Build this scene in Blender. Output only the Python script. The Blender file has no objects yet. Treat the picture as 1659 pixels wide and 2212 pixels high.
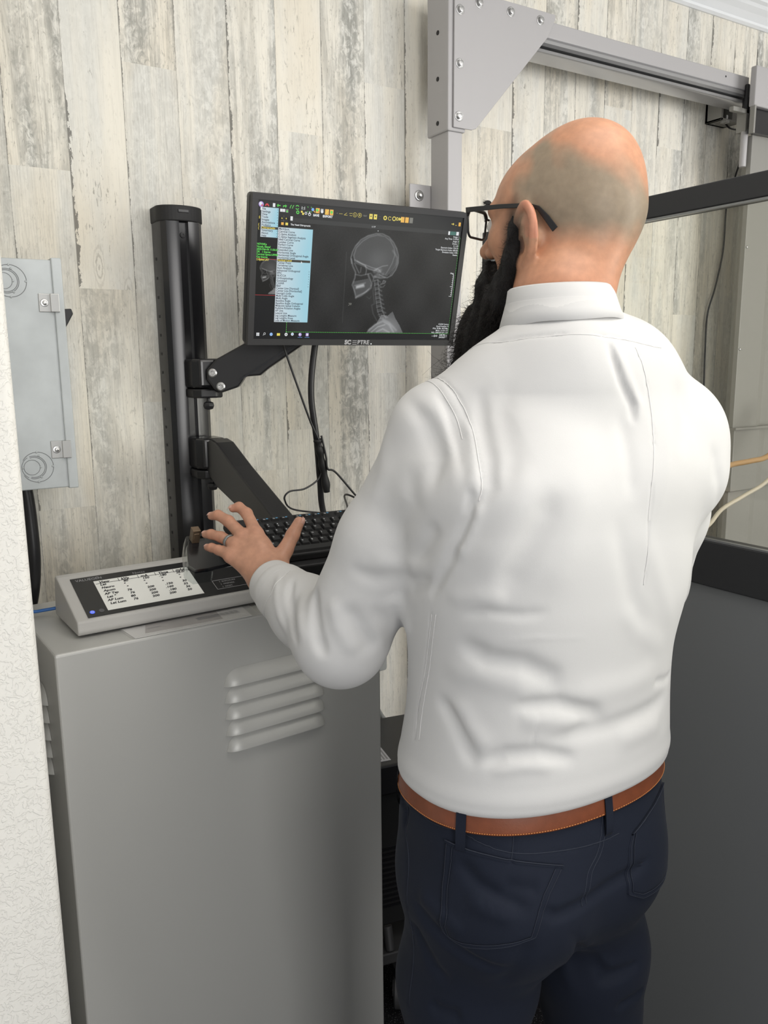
import bpy, bmesh, math, random
import numpy as np
from mathutils import Vector, Matrix

# ---------------------------------------------------------------- camera, light, exposure
sc = bpy.context.scene
COL = sc.collection
CAM_H = 1.57
cam_data = bpy.data.cameras.new('camera')
cam = bpy.data.objects.new('camera', cam_data)
COL.objects.link(cam)
sc.camera = cam
cam_data.sensor_fit = 'VERTICAL'
cam_data.sensor_height = 24.0
cam_data.lens = 24.0 * 1750.0 / 2212.0
cam_data.clip_start = 0.05
cam.rotation_mode = 'XYZ'
cam.rotation_euler = (Matrix.Rotation(-math.radians(31.67), 4, 'Z') @ Matrix.Rotation(math.radians(90 - 10.5), 4, 'X')
                      @ Matrix.Rotation(0.01 * -1, 4, 'Z')).to_euler()
cam.location = (0, 0, CAM_H)

world = bpy.data.worlds.new('world'); sc.world = world
world.use_nodes = True
world.node_tree.nodes['Background'].inputs[0].default_value = (0.95, 0.97, 1.0, 1)
world.node_tree.nodes['Background'].inputs[1].default_value = 0.46

def area_light(name, loc, aim, sx, sy, power, color):
    d = bpy.data.lights.new(name, 'AREA'); d.shape = 'RECTANGLE'; d.size = sx; d.size_y = sy
    d.energy = power; d.color = color
    o = bpy.data.objects.new(name, d); COL.objects.link(o); o.location = loc
    o.rotation_euler = (Vector(aim) - Vector(loc)).to_track_quat('-Z', 'Y').to_euler()
    return o
area_light('window_daylight', (3.3, -2.2, 1.8), (.9, 1.6, 1.2), 2.4, 2.0, 118, (1.0, 0.985, 0.96))
area_light('rear_daylight', (-.1, -2.5, 1.5), (0.35, 1.4, .8), 1.0, 1.9, 38, (1.0, 0.985, 0.96))  # unseen light behind the camera, added to brighten the cabinet's left part
area_light('ceiling_bounce', (0.9, 0.1, 2.72), (0.9, 0.1, 0), 1.2, 1.2, 18, (1.0, 0.96, 0.90))  # added area light standing in for ceiling bounce, not a fixture

sc.view_settings.view_transform = 'Standard'
sc.view_settings.look = 'None'
sc.view_settings.exposure = 0.0
sc.view_settings.gamma = 1.0
sc.view_settings.use_curve_mapping = False
sc.cycles.use_denoising = True
sc.cycles.max_bounces = 6
sc.cycles.diffuse_bounces = 4
sc.cycles.use_adaptive_sampling = True
# ---------------------------------------------------------------- materials
def mat(name, color, rough=0.5, metal=0.0, spec=0.5, bump=0.0, bscale=200.0, noise=0.0, nscale=8.0, emit=None, attr=None,
        sheen=0.0, coat=0.0, trans=0.0, alpha=1.0, aniso=None, sss=0.0, bdist=0.001):
    m = bpy.data.materials.new(name); m.use_nodes = True
    nt = m.node_tree; N = nt.nodes; L = nt.links; b = N['Principled BSDF']
    b.inputs['Base Color'].default_value = (*color, 1); b.inputs['Roughness'].default_value = rough
    b.inputs['Metallic'].default_value = metal; b.inputs['Specular IOR Level'].default_value = spec
    b.inputs['Sheen Weight'].default_value = sheen; b.inputs['Coat Weight'].default_value = coat
    b.inputs['Transmission Weight'].default_value = trans; b.inputs['Alpha'].default_value = alpha
    if sss:
        b.inputs['Subsurface Weight'].default_value = sss
        b.inputs['Subsurface Radius'].default_value = (.010, .004, .002); b.inputs['Subsurface Scale'].default_value = 1.0
    tc = N.new('ShaderNodeTexCoord'); vec = tc.outputs['Object']
    if aniso:
        mp = N.new('ShaderNodeMapping'); mp.inputs['Scale'].default_value = aniso; L.new(vec, mp.inputs[0]); vec = mp.outputs[0]
    colsock = None
    if attr:
        a = N.new('ShaderNodeAttribute'); a.attribute_name = attr; colsock = a.outputs['Color']
    if noise:
        n = N.new('ShaderNodeTexNoise'); n.inputs['Scale'].default_value = nscale; n.inputs['Detail'].default_value = 6
        L.new(vec, n.inputs['Vector'])
        r = N.new('ShaderNodeMapRange'); r.inputs['From Min'].default_value = 0.3; r.inputs['From Max'].default_value = 0.7
        r.inputs['To Min'].default_value = 1 - noise; r.inputs['To Max'].default_value = 1 + noise
        L.new(n.outputs['Fac'], r.inputs['Value'])
        mx = N.new('ShaderNodeMix'); mx.data_type = 'RGBA'; mx.blend_type = 'MULTIPLY'; mx.inputs[0].default_value = 1
        if colsock: L.new(colsock, mx.inputs[6])
        else: mx.inputs[6].default_value = (*color, 1)
        cb = N.new('ShaderNodeCombineColor')
        for i in range(3): L.new(r.outputs[0], cb.inputs[i])
        L.new(cb.outputs[0], mx.inputs[7]); colsock = mx.outputs[2]
    if colsock: L.new(colsock, b.inputs['Base Color'])
    if bump:
        n = N.new('ShaderNodeTexNoise'); n.inputs['Scale'].default_value = bscale; n.inputs['Detail'].default_value = 3
        L.new(vec, n.inputs['Vector'])
        bp = N.new('ShaderNodeBump'); bp.inputs['Strength'].default_value = bump; bp.inputs['Distance'].default_value = bdist
        L.new(n.outputs['Fac'], bp.inputs['Height']); L.new(bp.outputs[0], b.inputs['Normal'])
    if emit:
        b.inputs['Emission Color'].default_value = (*emit[0], 1); b.inputs['Emission Strength'].default_value = emit[1]
    return m

# ---------------------------------------------------------------- object bookkeeping
def tag(o, label=None, cat=None, group=None, kind=None):
    if label: o['label'] = label
    if cat: o['category'] = cat
    if group: o['group'] = group
    if kind: o['kind'] = kind
    return o

def thing(name, label, cat, loc=(0, 0, 0), group=None, rz=0.0):
    o = bpy.data.objects.new(name, None); COL.objects.link(o); o.location = loc; o.rotation_euler = (0, 0, rz)
    o.empty_display_size = 0.05
    return tag(o, label, cat, group)

def put(name, me, mats, parent=None, matrix=None, smooth=False, bevel=0.0, seg=2):
    """link a mesh given in world coordinates (or in `matrix` coordinates) as one object"""
    o = bpy.data.objects.new(name, me); COL.objects.link(o)
    for m in (mats if isinstance(mats, (list, tuple)) else [mats]):
        me.materials.append(m)
    if matrix is not None: o.matrix_world = matrix
    if parent is not None:
        o.parent = parent
        o.matrix_parent_inverse = mworld(parent).inverted()
    if smooth:
        me.polygons.foreach_set('use_smooth', [True] * len(me.polygons))
    if bevel:
        b = o.modifiers.new('bevel', 'BEVEL'); b.width = bevel; b.segments = seg; b.limit_method = 'ANGLE'; b.angle_limit = math.radians(35)
        b.harden_normals = False
    return o

def mworld(o):
    m = Matrix.LocRotScale(o.location, o.rotation_euler, o.scale) if o.parent or True else o.matrix_world
    if o.parent is not None:
        return mworld(o.parent) @ o.matrix_parent_inverse @ m
    return m

def mesh_np(name, V, Q):
    me = bpy.data.meshes.new(name)
    V = np.asarray(V, np.float32); Q = np.asarray(Q, np.int32); k = Q.shape[1]
    me.vertices.add(len(V)); me.vertices.foreach_set('co', V.ravel())
    me.loops.add(Q.size); me.loops.foreach_set('vertex_index', Q.ravel())
    me.polygons.add(len(Q)); me.polygons.foreach_set('loop_start', np.arange(0, Q.size, k, dtype=np.int32))
    me.polygons.foreach_set('loop_total', np.full(len(Q), k, np.int32))
    me.update(calc_edges=True); me.validate()
    return me

def set_color(me, name, C):
    a = me.color_attributes.new(name, 'FLOAT_COLOR', 'POINT')
    C = np.concatenate([np.asarray(C, np.float32), np.ones((len(C), 1), np.float32)], 1)
    a.data.foreach_set('color', C.ravel())

class MB:
    """collects shapes and links them as ONE mesh object"""
    def __init__(s): s.v = []; s.f = []; s.m = []
    def add(s, vs, fs, mi=0, M=None):
        n = len(s.v)
        s.v += [tuple((M @ Vector(v)) if M is not None else v) for v in vs]
        s.f += [tuple(i + n for i in f) for f in fs]; s.m += [mi] * len(fs)
        return s
    def box(s, lo, hi, mi=0, M=None):
        x0, y0, z0 = lo; x1, y1, z1 = hi
        vs = [(x0, y0, z0), (x1, y0, z0), (x1, y1, z0), (x0, y1, z0), (x0, y0, z1), (x1, y0, z1), (x1, y1, z1), (x0, y1, z1)]
        return s.add(vs, [(3, 2, 1, 0), (4, 5, 6, 7), (0, 1, 5, 4), (1, 2, 6, 5), (2, 3, 7, 6), (3, 0, 4, 7)], mi, M)
    def prism(s, poly, d0, d1, mi=0, M=None):
        """polygon (u,v) counter-clockwise seen from +w, extruded along w from d0 to d1; local axes u,v,w = x,y,z"""
        n = len(poly)
        a = sum(poly[i][0] * poly[(i + 1) % n][1] - poly[(i + 1) % n][0] * poly[i][1] for i in range(n))
        if a < 0: poly = poly[::-1]
        vs = [(u, v, d0) for u, v in poly] + [(u, v, d1) for u, v in poly]
        fs = [tuple(range(n))[::-1], tuple(range(n, 2 * n))] + [(i, (i + 1) % n, n + (i + 1) % n, n + i) for i in range(n)]
        return s.add(vs, fs, mi, M)
    def tube(s, pts, r, n=10, mi=0, M=None, cap=True, flat=None):
        P = [Vector(p) for p in pts]; k = len(P)
        rs = r if isinstance(r, (list, tuple)) else [r] * k
        T = [(P[min(i + 1, k - 1)] - P[max(i - 1, 0)]).normalized() for i in range(k)]
        up = Vector((0, 0, 1)) if abs(T[0].z) < .9 else Vector((1, 0, 0))
        u = T[0].cross(up).normalized(); vs = []
        for i in range(k):
            u = (u - T[i] * u.dot(T[i])).normalized(); w = T[i].cross(u)
            for j in range(n):
                a = 2 * math.pi * j / n
                vs.append(tuple(P[i] + (u * math.cos(a) + w * math.sin(a) * (flat or 1)) * rs[i]))
        fs = [(i * n + j, i * n + (j + 1) % n, (i + 1) * n + (j + 1) % n, (i + 1) * n + j) for i in range(k - 1) for j in range(n)]
        if cap: fs += [tuple(range(n))[::-1], tuple(range((k - 1) * n, k * n))]
        return s.add(vs, fs, mi, M)
    def lathe(s, prof, n=24, mi=0, M=None):
        """profile (r, z) revolved about local z"""
        vs = [(r * math.cos(2 * math.pi * j / n), r * math.sin(2 * math.pi * j / n), z) for r, z in prof for j in range(n)]
        k = len(prof)
        fs = [(i * n + j, i * n + (j + 1) % n, (i + 1) * n + (j + 1) % n, (i + 1) * n + j) for i in range(k - 1) for j in range(n)]
        fs += [tuple(range(n))[::-1], tuple(range((k - 1) * n, k * n))]
        return s.add(vs, fs, mi, M)
    def build(s, name, mats, parent=None, smooth=False, bevel=0.0, seg=2, matrix=None, auto=None):
        me = bpy.data.meshes.new(name); me.from_pydata(s.v, [], s.f)
        me.polygons.foreach_set('material_index', s.m)
        bm = bmesh.new(); bm.from_mesh(me); bmesh.ops.recalc_face_normals(bm, faces=bm.faces)
        if auto:
            for f in bm.faces: f.smooth = True
            for e in bm.edges:
                if len(e.link_faces) == 2 and e.calc_face_angle(0) > math.radians(auto): e.smooth = False
        bm.to_mesh(me); bm.free()
        return put(name, me, mats, parent, matrix, smooth, bevel, seg)

def rounded(w, h, r, n=5, cx=0, cy=0):
    out = []
    for sx, sy, a0 in ((1, 1, 0), (-1, 1, 90), (-1, -1, 180), (1, -1, 270)):
        for i in range(n + 1):
            a = math.radians(a0 + 90 * i / n)
            out.append((cx + sx * (w / 2 - r) + r * math.cos(a), cy + sy * (h / 2 - r) + r * math.sin(a)))
    return out

def spline(pts, n=8):
    P = [Vector(p) for p in pts]; out = []
    for i in range(len(P) - 1):
        p0 = P[max(i - 1, 0)]; p1 = P[i]; p2 = P[i + 1]; p3 = P[min(i + 2, len(P) - 1)]
        for j in range(n):
            t = j / n
            out.append(0.5 * ((2 * p1) + (-p0 + p2) * t + (2 * p0 - 5 * p1 + 4 * p2 - p3) * t * t + (-p0 + 3 * p1 - 3 * p2 + p3) * t ** 3))
    out.append(P[-1])
    return out

def frame(o, x, y):
    """matrix with origin o, x axis x and y axis y"""
    x = Vector(x).normalized(); z = x.cross(Vector(y)).normalized(); y = z.cross(x)
    m = Matrix((x, y, z)).transposed().to_4x4(); m.translation = Vector(o)
    return m

_txt = {}
def text_geo(s, size, align='LEFT', bold=0.0):
    """flat lettering as (verts, faces) in local x,y"""
    cu = bpy.data.curves.new('t', 'FONT'); cu.body = s; cu.size = size; cu.align_x = align; cu.align_y = 'CENTER'
    cu.resolution_u = 2; cu.offset = bold
    o = bpy.data.objects.new('t', cu); COL.objects.link(o)
    dg = bpy.context.evaluated_depsgraph_get(); me = bpy.data.meshes.new_from_object(o.evaluated_get(dg))
    vs = [tuple(v.co) for v in me.vertices]; fs = [tuple(p.vertices) for p in me.polygons]
    bpy.data.objects.remove(o); bpy.data.curves.remove(cu); bpy.data.meshes.remove(me)
    return vs, fs
# ---------------------------------------------------------------- implicit modelling helpers
def V3(*a):
    return np.array(a, float)

def smin(a, b, k):
    h = np.clip(0.5 + 0.5 * (b - a) / k, 0, 1)
    return b * (1 - h) + a * h - k * h * (1 - h)

def smax(a, b, k):
    return -smin(-a, -b, k)

def ell(p, c, r, ax=None):
    q = p - np.asarray(c, float)
    if ax is not None:
        q = q @ ax
    r = np.asarray(r, float)
    k0 = np.sqrt(((q / r) ** 2).sum(-1)) + 1e-9
    k1 = np.sqrt(((q / (r * r)) ** 2).sum(-1)) + 1e-9
    return k0 * (k0 - 1) / k1

def cone(p, a, b, ra, rb):
    a = np.asarray(a, float); b = np.asarray(b, float)
    ab = b - a
    t = np.clip(((p - a) @ ab) / (ab @ ab), 0, 1)
    return np.sqrt(((p - a - t[:, None] * ab) ** 2).sum(-1)) - (ra + (rb - ra) * t)

def chain(p, pts, rad, k):
    d = None
    for i in range(len(pts) - 1):
        e = cone(p, pts[i], pts[i + 1], rad[i], rad[i + 1])
        d = e if d is None else smin(d, e, k)
    return d

def sm_interp(z, zs, vs):
    """monotone-ish cubic (catmull) interpolation of table vs over increasing zs"""
    zs = np.asarray(zs, float); vs = np.asarray(vs, float)
    m = np.gradient(vs, zs)
    i = np.clip(np.searchsorted(zs, z) - 1, 0, len(zs) - 2)
    h = zs[i + 1] - zs[i]
    t = np.clip((z - zs[i]) / h, 0, 1)
    return ((2*t**3 - 3*t**2 + 1) * vs[i] + (t**3 - 2*t**2 + t) * h * m[i]
            + (-2*t**3 + 3*t**2) * vs[i + 1] + (t**3 - t**2) * h * m[i + 1])

def loft(p, T, yaw=0.0):
    """T rows: z, cx, cy, a (half width), b (half depth), n (superellipse power)"""
    T = np.asarray(T, float)
    z = p[:, 2]
    zs = T[:, 0]
    cx, cy, a, b, n = (sm_interp(z, zs, T[:, j]) for j in range(1, 6))
    x = p[:, 0] - cx; y = p[:, 1] - cy
    c, s = math.cos(yaw), math.sin(yaw)
    x, y = x * c + y * s, -x * s + y * c
    q = (np.abs(x / a) ** n + np.abs(y / b) ** n) ** (1 / n) + 1e-9
    rr = np.sqrt(x * x + y * y) + 1e-9
    d = (q - 1) * rr / q
    d = np.where(q < 1, (q - 1) * np.minimum(a, b), d)
    dz = np.maximum(zs[0] - z, z - zs[-1])
    return np.where(dz > 0, np.sqrt(np.maximum(d, 0) ** 2 + dz * dz), np.maximum(d, dz))

def surface(sdf, lo, hi, h, margin=1.7, iters=2, B=8):
    """sparse surface nets: returns vertices (n,3) and quads (m,4)"""
    lo = np.asarray(lo, float); hi = np.asarray(hi, float)
    nb = np.ceil((hi - lo) / (B * h)).astype(int)
    g = np.stack(np.meshgrid(*[np.arange(n) for n in nb], indexing='ij'), -1).reshape(-1, 3)
    cen = lo + (g + 0.5) * B * h
    d = np.concatenate([sdf(c) for c in np.array_split(cen, max(1, len(cen) // 200000))])
    g = g[np.abs(d) < B * h * 0.87 * margin]
    N = nb * B + 3
    cor = np.stack(np.meshgrid(*[np.arange(B + 1)] * 3, indexing='ij'), -1).reshape(-1, 3)
    keys, verts, quads = [], [], []
    def key(c):
        return ((c[..., 0] + 1) * N[1] + c[..., 1] + 1) * N[2] + c[..., 2] + 1
    eo = [(0, (0, 1, 0), (0, 0, 1)), (1, (0, 0, 1), (1, 0, 0)), (2, (1, 0, 0), (0, 1, 0))]
    offs = [(i, j, k) for i in (0, 1) for j in (0, 1) for k in (0, 1)]
    for gb in np.array_split(g, max(1, len(g) // 300)):
        base = gb * B
        idx = base[:, None, :] + cor[None]
        P = lo + idx * h
        val = sdf(P.reshape(-1, 3)).reshape(len(gb), B + 1, B + 1, B + 1)
        s = val < 0
        c8 = np.stack([s[:, i:B + i, j:B + j, k:B + k] for i, j, k in offs], -1)
        act = c8.any(-1) & ~c8.all(-1)
        w = np.argwhere(act)
        if len(w) == 0:
            continue
        vv = np.stack([val[w[:, 0], w[:, 1] + i, w[:, 2] + j, w[:, 3] + k] for i, j, k in offs], -1)
        pos = np.zeros((len(w), 3)); cnt = np.zeros(len(w))
        for m1, o1 in enumerate(offs):
            for ax in range(3):
                if o1[ax] == 0:
                    o2 = list(o1); o2[ax] = 1; m2 = offs.index(tuple(o2))
                    a, b = vv[:, m1], vv[:, m2]
                    cr = (a < 0) != (b < 0)
                    t = np.where(cr, a / np.where(a - b == 0, 1, a - b), 0)
                    q = np.tile(np.array(o1, float), (len(w), 1)); q[:, ax] = t
                    pos += np.where(cr[:, None], q, 0); cnt += cr
        cell = base[w[:, 0]] + w[:, 1:]
        keys.append(key(cell)); verts.append(lo + (cell + pos / cnt[:, None]) * h)
        for ax, u, v in eo:
            sl = [slice(0, B)] * 3; sh = list(sl); sh[ax] = slice(1, B + 1)
            a = s[(slice(None),) + tuple(sl)]; b = s[(slice(None),) + tuple(sh)]
            e = np.argwhere(a != b)
            if len(e) == 0:
                continue
            c = base[e[:, 0]] + e[:, 1:]
            u = np.array(u); v = np.array(v)
            qd = np.stack([key(c), key(c - u), key(c - u - v), key(c - v)], -1)
            fl = ~a[tuple(e.T)]
            qd[fl] = qd[fl][:, ::-1]
            quads.append(qd)
    keys = np.concatenate(keys); verts = np.concatenate(verts); quads = np.concatenate(quads)
    o = np.argsort(keys); keys = keys[o]; verts = verts[o]
    i = np.searchsorted(keys, quads); i = np.clip(i, 0, len(keys) - 1)
    ok = (keys[i] == quads).all(-1)
    quads = i[ok]
    for _ in range(iters):
        e = h * 0.15
        d0 = sdf(verts)
        gr = np.stack([sdf(verts + e * np.eye(3)[k]) - d0 for k in range(3)], -1) / e
        g2 = np.maximum((gr ** 2).sum(-1), 0.2)
        st = -(d0 / g2)[:, None] * gr
        L = np.sqrt((st ** 2).sum(-1, keepdims=True))
        verts = verts + st * np.minimum(1, 0.6 * h / np.maximum(L, 1e-9))
    return verts, quads

def crease(p, line, w, h, shape='g'):
    """height field of a fold: 3D polyline, gaussian of half width w, height h, fading at the ends"""
    line = np.asarray(line, float)
    out = np.zeros(len(p))
    lo = line.min(0) - 3 * w; hi = line.max(0) + 3 * w
    m = ((p > lo) & (p < hi)).all(-1)
    if not m.any():
        return out
    q = p[m]
    seg = np.diff(line, axis=0); L = np.sqrt((seg ** 2).sum(-1)); cum = np.concatenate([[0], np.cumsum(L)])
    best = np.full(len(q), 1e9); bt = np.zeros(len(q))
    for i in range(len(seg)):
        t = np.clip(((q - line[i]) @ seg[i]) / (L[i] ** 2), 0, 1)
        d = ((q - line[i] - t[:, None] * seg[i]) ** 2).sum(-1)
        c = d < best
        best = np.where(c, d, best); bt = np.where(c, cum[i] + t * L[i], bt)
    u = bt / cum[-1]
    if shape == 's':
        f = 1.0
        out[m] = h * np.exp(-best / (w * w))
    else:
        f = np.clip(np.minimum(u, 1 - u) * 4, 0, 1); f = f * f * (3 - 2 * f)
        out[m] = h * np.exp(-best / (w * w)) * f
    return out
# ---------------------------------------------------------------- the man: joint positions and implicit shapes
def rotz(a):
    c, s = math.cos(a), math.sin(a)
    return np.array([[c, -s, 0], [s, c, 0], [0, 0, 1.0]])
def rotx(a):
    c, s = math.cos(a), math.sin(a)
    return np.array([[1, 0, 0], [0, c, -s], [0, s, c]])
def roty(a):
    c, s = math.cos(a), math.sin(a)
    return np.array([[c, 0, s], [0, 1, 0], [-s, 0, c]])

SHL, ELL, WRL = V3(.612, .850, 1.470), V3(.513, .950, 1.190), V3(.503, 1.161, 1.225)
SHR, ELR, WRR = V3(.912, .742, 1.466), V3(.990, .830, 1.230), V3(.900, 1.085, 1.225)
HC = V3(.790, .812, 1.772)                       # centre of the skull
HR = rotz(math.radians(90 + 19)) @ roty(math.radians(-3)) @ rotx(math.radians(0))   # head: x forward, y left, z up
NECK0, NECK1 = V3(.753, .790, 1.650), V3(.750, .778, 1.52)

def head_sdf(p):
    q = (p - HC) @ HR
    ay = np.abs(q[:, 1]); m = q.copy(); m[:, 1] = ay
    d = ell(q, (-.002, 0, -.006), (.097, .078, .092))
    d = smin(d, ell(q, (-.026, 0, .044), (.050, .052, .047)), .035)
    d = smin(d, ell(q, (.045, 0, -.012), (.050, .064, .056)), .03)
    d = smin(d, ell(q, (.045, 0, -.070), (.048, .058, .062)), .03)
    d = smin(d, ell(q, (.048, 0, -.118), (.045, .046, .026)), .03)
    d = smin(d, ell(m, (.068, .044, -.050), (.022, .020, .018)), .02)
    d = smin(d, cone(m, (.092, .006, -.010), (.084, .048, -.012), .011, .009), .012)
    d = smax(d, -ell(m, (.110, .033, -.030), (.020, .019, .013)), .012)
    d = smin(d, cone(q, (.097, 0, -.022), (.123, 0, -.058), .007, .0105), .012)
    d = smin(d, ell(m, (.107, .012, -.062), (.010, .008, .008)), .008)
    d = smin(d, ell(q, (.098, 0, -.086), (.012, .024, .006)), .008)
    d = smin(d, ell(q, (.096, 0, -.099), (.012, .022, .007)), .006)
    d = smax(d, -ell(q, (.110, 0, -.0925), (.010, .026, .0015)), .004)
    # neck
    d = smin(d, chain(p, [HC + HR @ V3(-.020, 0, -.05), NECK0, NECK1], [.050, .054, .068], .02), .022)
    d = smin(d, chain(p, [HC + HR @ V3(-.058, 0, -.02), V3(.762, .762, 1.61)], [.026, .030], .02), .028)
    # ears
    e = m - V3(.016, .0735, -.052)
    e = e @ (rotz(math.radians(-30)) @ rotx(math.radians(-6)) @ roty(math.radians(-8)))   # x forward, y out, z up
    bowl = ell(e, (-.004, .004, -.001), (.0235, .0045, .0400))
    rad = np.sqrt((e[:, 0] / .0205) ** 2 + ((e[:, 2] - .003) / .0360) ** 2) + 1e-6
    ring = np.sqrt(((rad - 1) * .0240) ** 2 + (e[:, 1] - .0075) ** 2) - .0042
    rad2 = np.sqrt(((e[:, 0] - .001) / .0110) ** 2 + ((e[:, 2] + .002) / .0215) ** 2) + 1e-6
    anti = np.sqrt(((rad2 - 1) * .012) ** 2 + (e[:, 1] - .0065) ** 2) - .0026
    anti = np.where(e[:, 0] > .006, anti + (e[:, 0] - .006), anti)
    lobe = ell(e, (.005, .003, -.038), (.0100, .0052, .0120))
    ear = smin(smin(smin(bowl, ring, .004), anti, .003), lobe, .008)
    ear = smin(ear, cone(e, (.012, -.010, .000), (-.006, -.004, .000), .014, .012), .006)
    ear = smin(ear, ell(e, (.015, .005, -.008), (.0045, .0045, .007)), .003)
    ear = smax(ear, -ell(e, (.0045, .0085, -.009), (.0075, .0085, .0105)), .003)
    return smin(d, ear, .007)

# left hand: joints of every finger from the knuckle to the tip
WH = V3(.529, 1.240, 1.214)
FING = [
    ([V3(.5335, 1.288, 1.262), V3(.5345, 1.330, 1.2900), V3(.5290, 1.352, 1.2990), V3(.5210, 1.360, 1.2960)], [.0112, .0098, .0086, .0072]),
    ([V3(.5140, 1.300, 1.260), V3(.5055, 1.345, 1.2800), V3(.4960, 1.370, 1.2880), V3(.4890, 1.384, 1.2850)], [.0112, .0100, .0088, .0074]),
    ([V3(.4965, 1.299, 1.250), V3(.4860, 1.340, 1.2580), V3(.4760, 1.364, 1.2600), V3(.4710, 1.378, 1.2580)], [.0106, .0094, .0084, .0070]),
    ([V3(.4820, 1.290, 1.238), V3(.4720, 1.320, 1.2430), V3(.4660, 1.339, 1.2445), V3(.4630, 1.351, 1.2430)], [.0098, .0084, .0074, .0064]),
]
THUMB = ([V3(.5440, 1.232, 1.222), V3(.5610, 1.243, 1.244), V3(.5730, 1.250, 1.263), V3(.5810, 1.252, 1.2800)], [.0155, .0130, .0115, .0092])
for _i, _o in enumerate(((0, 0, .018), (0, 0, .015), (.003, 0, .011), (.004, 0, .008))):
    FING[_i] = ([q + V3(*_o) for q in FING[_i][0]], FING[_i][1])
THUMB = ([q + V3(.006 * k, 0, .006 + .004 * k) for k, q in enumerate(THUMB[0])], THUMB[1])
_c = V3(0, 0, 1.57)
FING = [([_c + (q - _c) * .95 for q in f], [r * .97 for r in rr]) for f, rr in FING]
THUMB = ([_c + (q - _c) * .95 for q in THUMB[0]], [r * .97 for r in THUMB[1]])
WH = _c + (WH - _c) * .95
def hand_sdf(p, W, fing, thumb, E):
    d = cone(p, E + (W - E) * .55, W, .034, .0275)
    d = smin(d, cone(p, W, fing[0][0][0] * .6 + W * .4, .026, .019), .015)
    for pts, rad in fing:
        a = W + (pts[0] - W) * .15
        d = smin(d, cone(p, a, pts[0] - V3(0, 0, .003), .019, rad[0] * 1.08), .016)
    w1 = (fing[0][0][0] + thumb[0][1]) / 2 * .5 + W * .5
    d = smin(d, cone(p, W, thumb[0][0], .022, .018), .014)
    d = smin(d, cone(p, thumb[0][0], fing[0][0][0] * .75 + W * .25, .013, .012), .014)
    f = None
    for pts, rad in fing + [thumb]:
        c = chain(p, pts, rad, .004)
        f = c if f is None else np.minimum(f, c)
    return smin(d, f, .008)
FINGR = [([V3(.846 + .019 * i, 1.165 - (i - 1.5) ** 2 * .003, 1.262 - .002 * i), V3(.846 + .021 * i, 1.205 - (i - 1.5) ** 2 * .003, 1.268 - .002 * i),
           V3(.846 + .022 * i, 1.228 - (i - 1.5) ** 2 * .003, 1.258), V3(.846 + .022 * i, 1.240 - (i - 1.5) ** 2 * .003, 1.2505)], [.0106, .0096, .0084, .0070]) for i in range(4)]
THUMBR = ([V3(.868, 1.108, 1.240), V3(.842, 1.135, 1.243), V3(.832, 1.158, 1.243), V3(.829, 1.176, 1.241)], [.0155, .0130, .0115, .0092])

def body_sdf(p):
    out = np.full(len(p), 9.0)
    z = p[:, 2]
    dh = np.sqrt(((p - V3(.76, .8, 1.70)) ** 2).sum(-1))
    m = dh < .36
    if m.any(): out[m] = head_sdf(p[m])
    out = np.where(m, out, np.minimum(out, np.maximum(dh - .25, .05)))
    for W, fg, th, E in ((WH, FING, THUMB, ELL), (WRR, FINGR, THUMBR, ELR)):
        c = (W + fg[1][0][0]) / 2
        dd = np.sqrt(((p - c) ** 2).sum(-1))
        m = dd < .26
        if m.any(): out[m] = smin(out[m], hand_sdf(p[m], W, fg, th, E), .01)
    # simple trunk, limbs and legs under the clothes
    t = loft(p, [(.86, .735, .80, .16, .11, 2.3), (1.0, .735, .80, .165, .105, 2.3), (1.2, .735, .80, .165, .105, 2.3), (1.4, .735, .79, .165, .105, 2.3), (1.49, .745, .785, .11, .08, 2.2)])
    for a, b, c in ((SHL, ELL, WRL), (SHR, ELR, WRR)):
        t = smin(t, chain(p, [V3(.75, .79, 1.46) * .3 + a * .7, a, b, c], [.05, .052, .04, .027], .02), .04)
    t = smin(t, chain(p, [V3(.75, .785, 1.45), V3(.755, .775, 1.52)], [.08, .066], .03), .04)
    for hx, kx, ax, ky, ay in LEGS:
        t = smin(t, chain(p, [V3(hx, .80, .88), V3(kx, ky, .48), V3(ax, ay, .09)], [.078, .052, .040], .03), .03)
    return smin(out, t, .02)
LEGS = [(.650, .645, .650, .860, .870), (.822, .868, .875, .775, .79)]    # hip x, knee x, ankle x, knee y, ankle y

SHIRT_T = [  # z, cx, cy, half width, half depth, power
    (0.990, .744, .805, .182, .120, 2.3),
    (1.008, .744, .805, .188, .125, 2.3),
    (1.018, .745, .804, .203, .141, 2.3),
    (1.032, .746, .804, .206, .147, 2.3),
    (1.060, .747, .803, .202, .146, 2.3),
    (1.110, .748, .800, .198, .140, 2.3),
    (1.180, .748, .797, .197, .138, 2.3),
    (1.280, .750, .792, .209, .144, 2.4),
    (1.370, .742, .786, .205, .144, 2.4),
    (1.440, .738, .785, .190, .135, 2.4),
    (1.490, .742, .785, .140, .110, 2.2),
    (1.530, .748, .780, .090, .085, 2.1)]
def shirt_base(p):
    d = loft(p, SHIRT_T)
    nk = V3(.750, .772, 1.548)
    for S, E in ((SHL, ELL), (SHR, ELR)):
        d = smin(d, cone(p, nk, S + V3(0, 0, .008), .072, .068), .05)
        d = smin(d, cone(p, nk, nk * .5 + S * .5 + V3(0, 0, .026 if S[0] < .75 else .042), .074, .062 if S[0] < .75 else .070), .03 if S[0] < .75 else .06)
        d = smin(d, cone(p, V3(.745, .74, 1.42) * .6 + S * .4, S + V3(0, -.02, -.07 if S[0] < .75 else -.05), .10, .075 if S[0] < .75 else .066), .04)
    return d
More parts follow.
